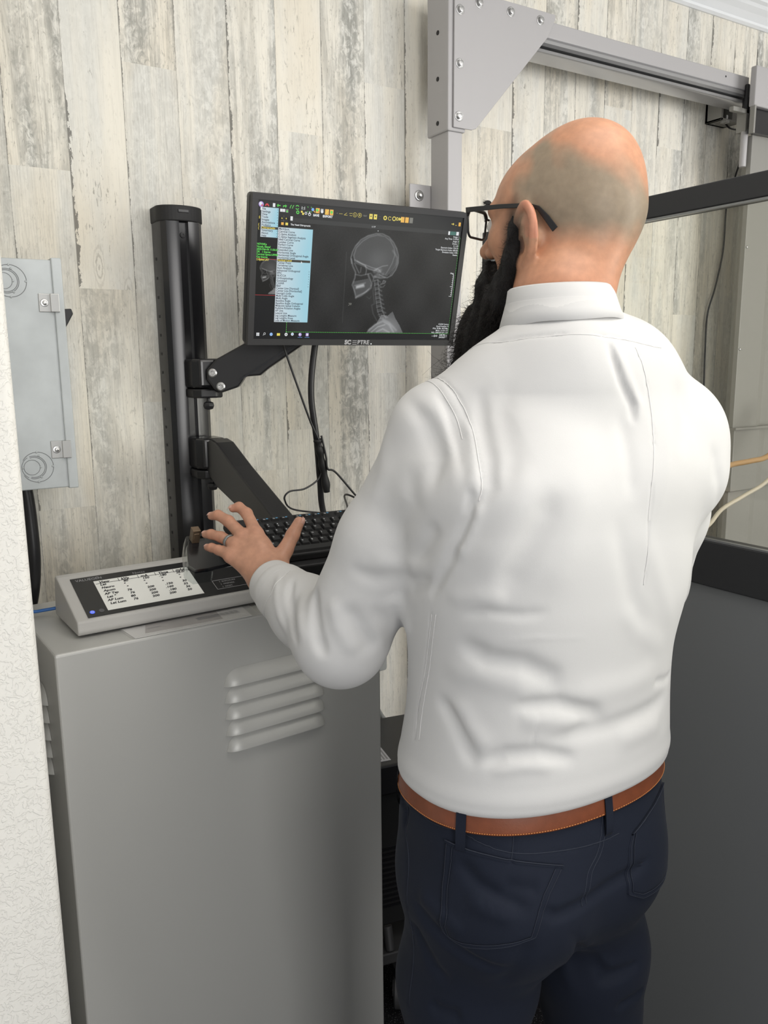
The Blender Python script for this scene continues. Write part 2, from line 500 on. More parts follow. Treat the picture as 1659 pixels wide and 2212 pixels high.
def sleeve_l(p):
    return chain(p, [SHL + V3(.01, 0, 0), SHL + (ELL - SHL) * .5, ELL, ELL + (WRL - ELL) * .45, ELL + (WRL - ELL) * .80], [.070, .068, .063, .052, .046], .02)
def sleeve_r(p):
    return chain(p, [SHR, SHR + (ELR - SHR) * .5, ELR, ELR + (WRR - ELR) * .45, ELR + (WRR - ELR) * .82], [.076, .072, .062, .050, .040], .02)
SHIRT_FOLDS = []
def folds_apply(p, d, F):
    for line, w, h, s in F:
        d = d - crease(p, line, w, h, s)
    return d
def shirt_sdf(p):
    d = shirt_base(p)
    d = smin(d, sleeve_l(p), .018)
    d = smin(d, sleeve_r(p), .025)
    return folds_apply(p, d, SHIRT_FOLDS)

TR_T = [
    (0.765, .735, .800, .120, .090, 2.2),
    (0.80, .735, .802, .160, .118, 2.3),
    (0.83, .735, .802, .182, .136, 2.4),
    (0.86, .735, .802, .192, .144, 2.4),
    (0.93, .738, .802, .196, .145, 2.4),
    (0.98, .742, .803, .200, .140, 2.3),
    (1.022, .744, .805, .195, .132, 2.3)]
def trousers_sdf(p):
    d = loft(p, TR_T)
    L2 = None
    for i, (hx, kx, ax, ky, ay) in enumerate(LEGS):
        r0, r1, r2, r3 = ((.106, .098, .066, .064), (.096, .090, .068, .064))[i]
        l = chain(p, [V3(hx, .80, .84), V3((hx + kx) / 2, (.80 + ky) / 2, .68), V3(kx, ky, .46), V3(ax, ay, .05)], [r0, r1, r2, r3], .03)
        L2 = l if L2 is None else smin(L2, l, .008)
        d = smin(d, ell(p, (hx + .01 * (1 if hx < .7 else -1), .742, .865), (.088, .082, .095)), .05)
    d = smin(d, L2, .045)
    return folds_apply(p, d, TR_FOLDS)
TR_FOLDS = []

def beard_sdf(p):
    q = (p - HC) @ HR
    m = q.copy(); m[:, 1] = np.abs(q[:, 1])
    d = chain(m, [(.040, .0640, -.008), (.038, .0665, -.040), (.042, .063, -.078)], [.006, .010, .013], .01)
    d = smin(d, cone(m, (.042, .062, -.075), (.060, .050, -.125), .012, .026), .012)
    d = smin(d, cone(m, (.112, .006, -.080), (.098, .036, -.108), .009, .012), .012)
    d = smin(d, chain(q, [(.072, 0, -.125), (.096, 0, -.175), (.108, .004, -.235), (.108, .004, -.285)], [.046, .054, .050, .034], .02), .03)
    n = .0022 * np.sin(p[:, 0] * 310 + 2 * np.sin(p[:, 2] * 60)) * np.sin(p[:, 1] * 290 + p[:, 2] * 40)
    return d + n
# ---------------------------------------------------------------- seams and folds of the cloth, as lines along the body (mm)
SHIRT_FOLDS = [(np.array(l) / 1000.0, w, h, k) for l, w, h, k in [
    ([[607,859,1550],[597,825,1547],[596,793,1527],[591,758,1491],[575,725,1456],[566,707,1433],[560,707,1416]], 0.0028, -0.002, 's'),
    ([[597,865,1544],[587,822,1538],[586,787,1508],[580,762,1479]], 0.0018, -0.001, 's'),
    ([[607,859,1550],[642,839,1580],[654,774,1594],[684,722,1599],[735,689,1597],[827,685,1584]], 0.0028, -0.002, 's'),
    ([[734,688,1595],[735,679,1575],[742,672,1545],[759,668,1517],[756,661,1491]], 0.0042, -0.00816, 'g'),
    ([[740,687,1594],[742,678,1574],[753,671,1549],[768,666,1518],[763,660,1492]], 0.006, 0.0035, 'g'),
    ([[775,681,1584],[786,668,1533],[780,652,1484],[766,639,1420],[768,643,1341],[770,646,1299]], 0.0016, -0.0014, 's'),
    ([[744,671,1515],[742,664,1485],[738,647,1442],[733,643,1404]], 0.01, -0.00272, 'g'),
    ([[615,779,1542],[601,752,1498],[585,717,1460],[571,699,1430],[559,706,1401]], 0.008, -0.006, 'g'),
    ([[594,778,1508],[586,751,1480],[566,723,1446],[556,713,1415]], 0.007, 0.0048, 'g'),
    ([[560,723,1439],[556,713,1418],[554,714,1397],[548,725,1369],[542,744,1332],[541,776,1285]], 0.006, -0.008, 'g'),
    ([[561,705,1416],[555,713,1382],[546,730,1342]], 0.008, 0.004, 'g'),
    ([[637,753,1553],[620,737,1509],[602,698,1461],[582,684,1413]], 0.012, -0.00272, 'g'),
    ([[637,660,1433],[616,663,1390],[594,675,1343],[578,693,1299]], 0.016, -0.00476, 'g'),
    ([[619,685,1461],[591,677,1413],[574,690,1369],[559,710,1325]], 0.016, 0.0025, 'g'),
    ([[708,644,1406],[726,642,1346],[753,648,1281],[797,657,1221]], 0.014, -0.00272, 'g'),
    ([[665,664,1459],[662,650,1410],[647,652,1351],[622,666,1299]], 0.02, 0.0025, 'g'),
    ([[848,677,1550],[851,665,1503],[822,643,1451]], 0.015, -0.00272, 'g'),
    ([[739,642,1395],[806,649,1293],[860,673,1213]], 0.014, 0.002, 'g'),
    ([[895,658,1469],[906,654,1427],[933,676,1371]], 0.01, -0.00272, 'g'),
    ([[730,648,1285],[773,653,1239],[848,672,1188]], 0.014, 0.002, 'g'),
    ([[552,733,1276],[571,702,1286],[606,676,1282],[638,662,1286]], 0.007, -0.00204, 'g'),
    ([[585,696,1251],[624,672,1253],[691,655,1246]], 0.003, 0.0009, 'g'),
    ([[545,749,1295],[563,709,1303],[590,684,1298]], 0.01, 0.0024, 'g'),
    ([[553,740,1248],[578,709,1224],[611,684,1219],[644,672,1200],[657,670,1171]], 0.013, -0.0068, 'g'),
    ([[552,765,1203],[572,720,1202],[607,691,1191],[633,679,1169]], 0.016, 0.0035, 'g'),
    ([[603,696,1154],[616,688,1164],[657,671,1163],[703,662,1146],[731,661,1125]], 0.01, -0.00748, 'g'),
    ([[610,692,1143],[638,677,1146],[694,663,1129]], 0.014, 0.004, 'g'),
    ([[631,680,1115],[676,666,1122],[742,660,1118],[823,667,1119],[877,686,1127]], 0.012, -0.00544, 'g'),
    ([[652,672,1171],[697,662,1169],[768,660,1166],[842,671,1172]], 0.018, 0.003, 'g'),
    ([[743,659,1094],[792,661,1093],[852,674,1091]], 0.014, 0.003, 'g'),
    ([[574,720,1085],[600,697,1101],[634,678,1103],[690,662,1086]], 0.009, -0.0068, 'g'),
    ([[582,711,1078],[617,685,1087],[659,668,1081]], 0.008, 0.0025, 'g'),
    ([[553,775,1166],[560,748,1136],[568,730,1103],[575,718,1077]], 0.01, -0.00476, 'g'),
    ([[560,748,1170],[570,729,1133],[585,709,1103]], 0.012, 0.003, 'g'),
    ([[638,677,1161],[630,681,1128],[626,682,1103]], 0.003, -0.00109, 'g'),
    ([[818,666,1157],[859,678,1146],[887,692,1144]], 0.006, -0.00272, 'g'),
    ([[543,773,1269],[550,796,1194],[552,816,1130],[549,820,1084]], 0.0018, -0.0014, 's'),
    ([[543,765,1270],[550,787,1197],[551,804,1134],[548,809,1088]], 0.0014, -0.0008, 's'),
    ([[478,949,1274],[464,930,1245],[459,914,1215],[466,902,1184]], 0.008, -0.009, 'g'),
    ([[489,1011,1253],[457,959,1229],[450,926,1200]], 0.008, 0.0048, 'g'),
    ([[496,1057,1261],[468,1017,1241],[453,976,1216],[446,938,1192]], 0.006, -0.006, 'g'),
    ([[492,1099,1260],[468,1061,1245],[454,1021,1214],[452,989,1190]], 0.006, 0.0032, 'g'),
    ([[476,905,1272],[479,893,1231],[501,882,1190]], 0.01, 0.0048, 'g'),
    ([[485,887,1266],[502,875,1231],[525,881,1186]], 0.012, -0.005, 'g'),
    ([[488,888,1313],[513,851,1300],[540,809,1298],[540,756,1318]], 0.01, -0.005, 'g'),
    ([[503,857,1326],[535,830,1319],[537,771,1334]], 0.012, 0.0032, 'g'),
    ([[535,847,1280],[553,844,1239],[550,825,1224]], 0.016, 0.0048, 'g'),
    ([[510,863,1268],[538,868,1227],[566,905,1180]], 0.012, -0.004, 'g'),
    ([[576,879,1529],[560,810,1500],[555,776,1457],[536,763,1406]], 0.012, -0.005, 'g'),
    ([[571,833,1531],[575,790,1497],[563,749,1455],[548,728,1417]], 0.012, 0.0048, 'g'),
    ([[555,887,1492],[530,859,1434],[511,867,1377]], 0.018, 0.0032, 'g'),
    ([[541,811,1454],[530,795,1402],[522,840,1347]], 0.016, -0.004, 'g'),
    ([[587,836,1542],[581,793,1508],[573,763,1472],[555,725,1433]], 0.006, -0.004, 'g'),
    ([[539,753,1388],[536,775,1354],[538,807,1319]], 0.012, -0.004, 'g'),
    ([[502,1086,1261],[478,1071,1253],[460,1069,1232],[463,1099,1193]], 0.0018, -0.0012, 's'),
]]
TR_FOLDS = [(np.array(l) / 1000.0, w, h, k) for l, w, h, k in [
    ([[558,838,1022],[544,794,992],[560,737,992],[579,712,982],[607,689,973],[661,668,968],[723,660,962],[763,660,962]], 0.0016, -0.0012, 's'),
    ([[632,713,1022],[614,695,1007],[604,688,962]], 0.0016, -0.0014, 's'),
    ([[741,670,1010],[731,661,970],[721,658,947],[703,655,928],[692,649,891]], 0.0018, -0.0014, 's'),
    ([[745,670,1009],[737,661,968],[727,658,945],[710,655,926],[700,650,891]], 0.0012, -0.0008, 's'),
    ([[559,860,1012],[545,834,978],[545,837,947],[535,816,883],[542,826,683]], 0.0018, -0.0012, 's'),
    ([[618,662,898],[633,657,902],[648,652,893],[675,649,894],[726,653,897],[774,651,904],[821,655,914]], 0.007, -0.01035, 'g'),
    ([[558,868,979],[544,831,980],[545,841,945]], 0.004, -0.0069, 'g'),
    ([[555,739,962],[570,709,933],[594,680,917],[624,660,904]], 0.01, -0.00575, 'g'),
    ([[533,808,873],[536,767,855],[550,731,837],[580,699,818],[609,677,816]], 0.009, -0.00805, 'g'),
    ([[535,793,889],[541,747,879],[555,714,867]], 0.01, 0.00575, 'g'),
    ([[557,722,916],[575,695,906],[602,671,899]], 0.012, 0.0046, 'g'),
    ([[536,813,836],[545,790,798],[552,777,775],[566,754,756]], 0.01, -0.0069, 'g'),
    ([[551,789,715],[557,773,708],[578,747,710]], 0.01, -0.0069, 'g'),
    ([[663,649,872],[730,690,784],[798,704,709],[849,692,706]], 0.01, -0.00805, 'g'),
    ([[784,711,694],[820,695,702],[862,694,707]], 0.008, -0.0069, 'g'),
    ([[706,664,819],[799,704,720],[829,694,710]], 0.01, 0.00575, 'g'),
    ([[815,700,643],[843,693,651],[876,698,648]], 0.008, -0.0069, 'g'),
    ([[648,651,877],[757,743,703],[776,726,647]], 0.012, 0.0046, 'g'),
    ([[588,691,937],[609,675,932],[633,663,928]], 0.01, -0.00345, 'g'),
    ([[614,662,877],[606,674,827],[606,710,770]], 0.012, -0.0046, 'g'),
]]
# ---------------------------------------------------------------- the room
WALL = 1.908                                             # distance of the plank wall
CEIL = 2.745
PW, PX0 = .1219, .3993                                   # plank width, first seam

def plank_material():
    m = bpy.data.materials.new('whitewashed_planks'); m.use_nodes = True
    nt = m.node_tree; N = nt.nodes; L = nt.links; b = N['Principled BSDF']; b.inputs['Roughness'].default_value = .62
    b.inputs['Specular IOR Level'].default_value = .25
    def val(x):
        return x
    def math_(op, a, c=None, clamp=False):
        n = N.new('ShaderNodeMath'); n.operation = op; n.use_clamp = clamp
        for i, s in enumerate((a, c)):
            if s is None: continue
            if isinstance(s, (int, float)): n.inputs[i].default_value = s
            else: L.new(s, n.inputs[i])
        return n.outputs[0]
    def ramp(s, lo, hi):
        n = N.new('ShaderNodeMapRange'); n.inputs['From Min'].default_value = lo; n.inputs['From Max'].default_value = hi
        n.interpolation_type = 'SMOOTHSTEP'; L.new(s, n.inputs['Value']); return n.outputs[0]
    def mix(f, a, c):
        n = N.new('ShaderNodeMix'); n.data_type = 'RGBA'
        L.new(f, n.inputs[0])
        for i, s in ((6, a), (7, c)):
            if isinstance(s, tuple): n.inputs[i].default_value = (*s, 1)
            else: L.new(s, n.inputs[i])
        return n.outputs[2]
    at = N.new('ShaderNodeAttribute'); at.attribute_name = 'plank'
    sp = N.new('ShaderNodeSeparateColor'); L.new(at.outputs['Color'], sp.inputs[0])
    grey, seed, flake = sp.outputs
    uv = N.new('ShaderNodeUVMap'); su = N.new('ShaderNodeSeparateXYZ'); L.new(uv.outputs[0], su.inputs[0])
    tc = N.new('ShaderNodeTexCoord'); so = N.new('ShaderNodeSeparateXYZ'); L.new(tc.outputs['Object'], so.inputs[0])
    off = math_('MULTIPLY', seed, 37.0)
    def noise(sx, sz, detail=5, rough=.6, shift=0.0, dist=0.0):
        c = N.new('ShaderNodeCombineXYZ')
        L.new(math_('ADD', math_('MULTIPLY', so.outputs[0], sx), off), c.inputs[0]); L.new(math_('MULTIPLY', so.outputs[2], sz), c.inputs[2])
        L.new(math_('ADD', off, shift), c.inputs[1])
        n = N.new('ShaderNodeTexNoise'); n.inputs['Scale'].default_value = 1; n.inputs['Detail'].default_value = detail; n.inputs['Roughness'].default_value = rough
        n.inputs['Distortion'].default_value = dist
        L.new(c.outputs[0], n.inputs['Vector']); return n.outputs['Fac']
    broad = noise(16, 1.6, 4, .55, 1, .4)                  # wide streaks
    streak = noise(40, 3.0, 6, .68, 5, .8)                 # narrow streaks
    grain = noise(420, 11, 4, .7, 9, .3)                   # fine grain
    mott = noise(60, 34, 5, .7, 14, .8)                    # mottling
    spots = noise(170, 70, 4, .65, 21, .5)
    flk = noise(130, 26, 6, .72, 31, 1.2)
    base = mix(ramp(broad, .35, .68), (.82, .785, .695), (.745, .74, .695))
    base = mix(math_('MULTIPLY', ramp(noise(9, 3, 2, .5, 44), .45, .7), .40), base, (.74, .655, .51))
    g1 = math_('MULTIPLY', ramp(streak, .44, .66), grey)
    base = mix(math_('MULTIPLY', g1, .55, True), base, (.335, .325, .290))
    g2 = math_('MULTIPLY', math_('MULTIPLY', ramp(broad, .38, .64), ramp(mott, .36, .60)), math_('MULTIPLY', grey, .9))
    base = mix(math_('MULTIPLY', g2, .90, True), base, (.26, .26, .235))
    base = mix(math_('MULTIPLY', ramp(grain, .50, .72), math_('ADD', .13, math_('MULTIPLY', grey, .42))), base, (.24, .22, .19))
    base = mix(math_('MULTIPLY', ramp(spots, .56, .70), math_('ADD', .08, math_('MULTIPLY', grey, .50))), base, (.25, .24, .21))
    fz = math_('MULTIPLY', ramp(flk, .585, .635), ramp(noise(22, 3.5, 3, .5, 52), .46, .60))
    base = mix(math_('MULTIPLY', fz, math_('MULTIPLY', flake, .60)), base, (.17, .155, .135))
    # fine saw lines on some boards
    sv = math_('GREATER_THAN', math_('FRACT', math_('MULTIPLY', seed, 7.3)), .55)
    lines = math_('SINE', math_('ADD', math_('MULTIPLY', so.outputs[0], 1100), math_('MULTIPLY', streak, 26)))
    base = mix(math_('MULTIPLY', math_('MULTIPLY', ramp(lines, .3, 1.0), sv), .16), base, (.33, .31, .27))
    # knots
    kc = N.new('ShaderNodeCombineXYZ'); L.new(math_('MULTIPLY', so.outputs[0], 8.2), kc.inputs[0]); L.new(math_('MULTIPLY', so.outputs[2], 2.2), kc.inputs[2]); L.new(off, kc.inputs[1])
    vo = N.new('ShaderNodeTexVoronoi'); vo.inputs['Scale'].default_value = 1; L.new(kc.outputs[0], vo.inputs['Vector'])
    kd = math_('ADD', vo.outputs['Distance'], math_('MULTIPLY', mott, .08))
    rings = math_('SINE', math_('MULTIPLY', kd, 150))
    km = math_('MULTIPLY', math_('SUBTRACT', 1.0, ramp(kd, .08, .19)), ramp(rings, -.2, .9))
    base = mix(math_('MULTIPLY', km, .38), base, (.26, .23, .19))
    # dark ragged cracks along the left edge of each board, thin line at the right and at the butt ends
    en = noise(75, 30, 5, .75, 61); pres = ramp(noise(3, 2.3, 2, .5, 71), .46, .56)
    wd = math_('MULTIPLY', ramp(en, .34, .70), math_('ADD', .008, math_('MULTIPLY', math_('MULTIPLY', pres, flake), .085)))
    crack = math_('LESS_THAN', su.outputs[0], wd)
    base = mix(math_('MULTIPLY', crack, .80), base, (.105, .10, .09))
    rc = math_('GREATER_THAN', su.outputs[0], .990)
    base = mix(math_('MULTIPLY', rc, .35), base, (.22, .21, .19))
    L.new(base, b.inputs['Base Color'])
    bp = N.new('ShaderNodeBump'); bp.inputs['Strength'].default_value = .25; bp.inputs['Distance'].default_value = .0012
    L.new(math_('SUBTRACT', math_('MULTIPLY', grain, .6), math_('ADD', math_('MULTIPLY', fz, 1.0), math_('MULTIPLY', crack, 1.5))), bp.inputs['Height']); L.new(bp.outputs[0], b.inputs['Normal'])
    return m

# board ends (heights) and looks of the boards that can be made out; grey 0..1, flake 0..1
BOARD = {
    -2: ([1.70], [(.5, .9), (.5, .9)]),
    -1: ([1.252, 1.977], [(.6, .2), (.22, .6), (1.0, .15)]),
    0: ([1.05, 1.735], [(.5, .3), (.62, .2), (.12, 1.0)]),
    1: ([1.483, 2.214], [(.30, .8), (.26, .25), (.95, .3)]),
    2: ([1.15, 1.947], [(.25, .7), (.18, .9), (.42, .3)]),
    3: ([1.30], [(.3, .6), (.70, .8)]),
    4: ([1.399, 2.123], [(.25, .5), (.42, .8), (.12, 1.0)]),
    5: ([1.05], [(.4, .3), (1.0, .15)]),
    6: ([1.540, 2.267], [(.25, .6), (.12, .7), (.30, 1.0)]),
    7: ([1.20, 1.95], [(.5, .3), (.30, .4), (.18, .5)]),
    8: ([1.72, 2.40], [(.3, .5), (.28, .5), (.5, .6)]),
    9: ([1.40, 2.212], [(.3, .6), (.75, .3), (.18, .6)]),
    10: ([1.80], [(.30, .5), (.25, .95)]),
    11: ([1.2, 2.05], [(.4, .4), (.20, .5), (.75, .2)]),
    12: ([1.5, 2.45], [(.3, .5), (.55, .6), (.28, .8)]),
    13: ([1.30, 2.337], [(.4, .4), (.20, .6), (.85, .3)]),
    14: ([1.595, 2.10], [(.3, .4), (.25, .8), (.55, .5)]),
    15: ([1.25, 2.248], [(.3, .6), (.55, .4), (.3, .9)]),
    16: ([1.72], [(.2, .5), (.7, .3)]),
}
vs, fs, uvs, cols = [], [], [], []
rd = random.Random(11)
for i in range(-8, 34):
    x0 = PX0 + i * PW; x1 = x0 + PW
    if i in BOARD:
        ends = sorted(BOARD[i][0]); look = BOARD[i][1]
    else:
        ends = sorted([rd.uniform(.5, 1.2), rd.uniform(1.5, 2.4)]); look = [(rd.uniform(.15, .9), rd.random()) for _ in range(3)]
    lv = [ends[0] - 1.25] if ends[0] > 1.25 else []
    ends = [0] + lv + ends + [CEIL]; look = [(rd.uniform(.2, .5), .5)] * (len(ends) - 1 - len(look)) + list(look)
    for k in range(len(ends) - 1):
        n = len(vs); vs += [(x0, WALL, ends[k]), (x1, WALL, ends[k]), (x1, WALL, ends[k + 1]), (x0, WALL, ends[k + 1])]
        fs.append((n, n + 1, n + 2, n + 3)); uvs += [(0, 0), (1, 0), (1, 1), (0, 1)]
        g, f = look[k]; cols += [(g, rd.random(), f, 1)] * 4
xa, xb = PX0 - 8 * PW, PX0 + 34 * PW
n = len(vs); vs += [(xa, WALL + .1, 0), (xb, WALL + .1, 0), (xb, WALL + .1, CEIL), (xa, WALL + .1, CEIL)]
fs.append((n + 3, n + 2, n + 1, n)); uvs += [(0, 0)] * 4; cols += [(0, 0, 0, 1)] * 4
me = bpy.data.meshes.new('wall_back'); me.from_pydata(vs, [], fs)
ul = me.uv_layers.new(name='UVMap'); ul.data.foreach_set('uv', [c for p in uvs for c in p])
ca = me.color_attributes.new('plank', 'FLOAT_COLOR', 'CORNER'); ca.data.foreach_set('color', [c for p in cols for c in p])
tag(put('wall_back', me, plank_material()), kind='structure')

def plaster_material():
    m = mat('textured_plaster', (.74, .725, .68), rough=.8, spec=.2)
    nt = m.node_tree; N = nt.nodes; L = nt.links; b = N['Principled BSDF']; tc = N.new('ShaderNodeTexCoord')
    n1 = N.new('ShaderNodeTexNoise'); n1.inputs['Scale'].default_value = 105; n1.inputs['Detail'].default_value = 5; n1.inputs['Distortion'].default_value = 1.4
    n2 = N.new('ShaderNodeTexNoise'); n2.inputs['Scale'].default_value = 34; n2.inputs['Detail'].default_value = 2
    L.new(tc.outputs['Object'], n1.inputs['Vector']); L.new(tc.outputs['Object'], n2.inputs['Vector'])
    r = N.new('ShaderNodeMapRange'); r.inputs['From Min'].default_value = .46; r.inputs['From Max'].default_value = .54; r.interpolation_type = 'SMOOTHSTEP'
    L.new(n1.outputs['Fac'], r.inputs['Value'])
    a = N.new('ShaderNodeMath'); a.operation = 'MULTIPLY_ADD'; L.new(r.outputs[0], a.inputs[0]); a.inputs[1].default_value = .6; L.new(n2.outputs['Fac'], a.inputs[2])
    bp = N.new('ShaderNodeBump'); bp.inputs['Strength'].default_value = .5; bp.inputs['Distance'].default_value = .002
    L.new(a.outputs[0], bp.inputs['Height']); L.new(bp.outputs[0], b.inputs['Normal'])
    return m
PART_X, PART_Y = .131, 1.0
mb = MB(); r = .012
mb.prism([(-.45, PART_Y), (PART_X - r, PART_Y)] + [(PART_X - r + r * math.sin(a), PART_Y + r - r * math.cos(a)) for a in [math.pi / 2 * k / 8 for k in range(1, 9)]] + [(PART_X, WALL), (-.45, WALL)], 0, CEIL)
tag(mb.build('wall_left', plaster_material(), auto=30), kind='structure')

def carpet():
    m = mat('dark_speckled_carpet', (.02, .02, .022), rough=.95, spec=.1, bump=.6, bscale=420, bdist=.003)
    nt = m.node_tree; N = nt.nodes; L = nt.links; b = N['Principled BSDF']; tc = N.new('ShaderNodeTexCoord')
    n = N.new('ShaderNodeTexNoise'); n.inputs['Scale'].default_value = 260; n.inputs['Detail'].default_value = 2; L.new(tc.outputs['Object'], n.inputs['Vector'])
    r = N.new('ShaderNodeValToRGB'); r.color_ramp.elements[0].position = .6; r.color_ramp.elements[0].color = (.014, .014, .016, 1)
    r.color_ramp.elements[1].position = .68; r.color_ramp.elements[1].color = (.16, .16, .17, 1); L.new(n.outputs['Fac'], r.inputs[0]); L.new(r.outputs[0], b.inputs['Base Color'])
    return m
mb = MB(); mb.box((xb - .02, -2.6, 0), (xb + .08, WALL, CEIL)); tag(mb.build('wall_right', mat('plain_white_wall', (.74, .72, .68), rough=.85)), kind='structure')
mb = MB(); mb.box((-.6, -2.6, -.05), (xb, WALL + .1, 0)); tag(mb.build('floor', carpet()), kind='structure')
mb = MB(); mb.box((-.6, -2.6, CEIL), (xb, WALL + .1, CEIL + .05)); tag(mb.build('ceiling', mat('ceiling_white', (.85, .85, .84), rough=.9)), kind='structure')
# crown moulding along the plank wall
M_trimw = mat('white_trim', (.80, .82, .84), rough=.35)
prof = [(0, 0), (-.062, 0), (-.062, -.008), (-.052, -.014), (-.046, -.022), (-.030, -.034), (-.018, -.046), (-.014, -.050), (-.014, -.058), (-.006, -.064), (0, -.064)]
mb = MB(); vs2 = [(x, WALL + p[0], CEIL + p[1]) for x in (PART_X, xb) for p in prof]; k = len(prof)
mb.add(vs2, [(i, (i + 1) % k, k + (i + 1) % k, k + i) for i in range(k)] + [tuple(range(k)), tuple(range(k, 2 * k))])
tag(mb.build('trim_1', M_trimw), kind='structure')
mb = MB(); mb.box((PART_X, WALL - .012, 0), (xb, WALL, .09)); tag(mb.build('baseboard_back', M_trimw, bevel=.003), kind='structure')
# ---------------------------------------------------------------- shared materials
M_blk = mat('black_plastic', (.013, .013, .015), rough=.38, bump=.05, bscale=900)
M_blk_gloss = mat('black_anodised', (.012, .012, .014), rough=.22, spec=.6)
M_blk_matt = mat('matt_black', (.010, .010, .011), rough=.6)
M_steel = mat('steel_bolt', (.55, .55, .55), rough=.35, metal=1.0, noise=.2, nscale=200)
M_grey_paint = mat('grey_powder_coat', (.43, .42, .425), rough=.42, bump=.08, bscale=900)
M_cab = mat('cabinet_grey', (.55, .55, .53), rough=.38, metal=.12, spec=.6, bump=.18, bscale=750, bdist=.0004)
M_taupe = mat('light_taupe_paint', (.27, .265, .245), rough=.40, bump=.05, bscale=600)
M_white_text = mat('white_print', (.75, .75, .76), rough=.6)
M_grey_text = mat('grey_print', (.32, .32, .33), rough=.6)
def SW(x, y, z, s=.80):
    """a point measured at full scale from the camera station, brought to the plank wall's scale"""
    return (x * s, y * s, CAM_H + (z - CAM_H) * s)

def bolt(mb, M, r=.008, h=.006, wr=1.45, mi=0):
    mb.lathe([(r * wr, 0), (r * wr, .0012), (r * wr * .9, .0018), (r * 1.05, .0018)], n=24, mi=mi, M=M)
    hexa = [(r * math.cos(math.pi / 3 * k), r * math.sin(math.pi / 3 * k)) for k in range(6)]
    mb.prism(hexa, .0018, .0018 + h, mi, M)
    mb.lathe([(r * .78, .0018 + h), (r * .6, .0024 + h), (r * .2, .0026 + h)], n=16, mi=mi, M=M)

# ---------------------------------------------------------------- steel stand frame on the wall: post, beam, gusset
yf = 2.2 * .8
fr = thing('support_frame', 'grey steel overhead frame with bolted triangular corner plate, against the plank wall', 'frame', (1.31, yf, 0))
mb = MB(); mb.box((1.286, yf, 0), (1.331, 1.836, 2.21)); mb.build('post', M_grey_paint, fr, bevel=.003)
mb = MB(); mb.box((1.281, yf - .006, 2.138), (1.336, 1.846, 2.474)); mb.build('corner_post', M_grey_paint, fr, bevel=.004)
for i, z in enumerate((2.375, 2.268, 2.164)):
    mb = MB(); M = frame((1.2809, 1.798, z), (0, 1, 0), (0, 0, 1)); mb.lathe([(.0055, -.001), (.0055, .0006)], n=16, M=M); mb.build('screw_hole', M_blk_matt, fr)
X1 = 2.475
mb = MB(); mb.box((1.331, yf, 2.412), (X1, 1.83, 2.453)); mb.build('beam', M_grey_paint, fr, bevel=.003)
for x, z in ((1.6214, 2.4426), (2.357, 2.4366)):
    mb = MB(); M = frame((x, yf, z), (1, 0, 0), (0, 0, 1)); mb.lathe([(.003, -.001), (.003, .0005)], n=12, M=M); mb.build('screw_hole', M_blk_matt, fr)
# running track under the beam
def track(y0, poly, name, m):
    mb = MB(); M = frame((1.336, yf + y0, 2.412), (0, 1, 0), (0, 0, 1)); mb.prism(poly, 0, X1 - 1.336, 0, M); return mb.build(name, m, fr, auto=30)
M_track = mat('brushed_track', (.46, .46, .47), rough=.28, metal=.7)
track(0, [(.004, 0), (.062, 0), (.062, -.020), (.052, -.024), (.006, -.020), (.0, -.014), (0, -.006)], 'upper_track', M_track)
track(0, [(.012, -.024), (.050, -.024), (.050, -.030), (.012, -.028)], 'track_slot', M_blk_matt)
track(0, [(.006, -.028), (.058, -.030), (.058, -.044), (.010, -.040), (.004, -.036)], 'lower_track', M_track)
# gusset plate, on the front
g = MB(); M = frame((0, yf - .007, 0), (1, 0, 0), (0, 0, 1))
poly = [(1.2955, 2.4665), (1.626, 2.4665), (1.626, 2.455), (1.603, 2.409), (1.366, 2.151), (1.352, 2.146), (1.2945, 2.146)]
g.prism(poly, 0, .005, 0, M); g.build('corner_plate', M_grey_paint, fr, bevel=.0015)
for x, z in ((1.6404, 2.6289), (1.7136, 2.6617), (1.8407, 2.6616), (1.9665, 2.6613), (1.6399, 2.4768), (1.6376, 2.3238)):
    p = SW(x, 2.19, z); mb = MB(); bolt(mb, frame((p[0], yf - .012, p[2]), (1, 0, .3), (-.3, 0, 1)), r=.0082); mb.build('bolt', M_steel, fr)
# wall bracket with a dome bolt
mb = MB(); mb.box((1.222, 1.838, 1.93), (1.300, 1.843, 2.022)); br = mb.build('wall_bracket', M_grey_paint, fr, bevel=.002)
mb = MB(); M = frame((1.2505, 1.838, 1.994), (1, 0, 0), (0, 0, 1)); mb.lathe([(.0135, 0), (.0135, .0015), (.011, .002), (.0085, .002), (.0085, .006), (.007, .010), (.003, .012)], n=24, M=M)
mb.build('dome_bolt', M_steel, br, smooth=True)
mb = MB(); mb.box((1.29, 1.843, 1.93), (1.325, WALL, 2.02)); mb.build('spacer', M_grey_paint, fr)

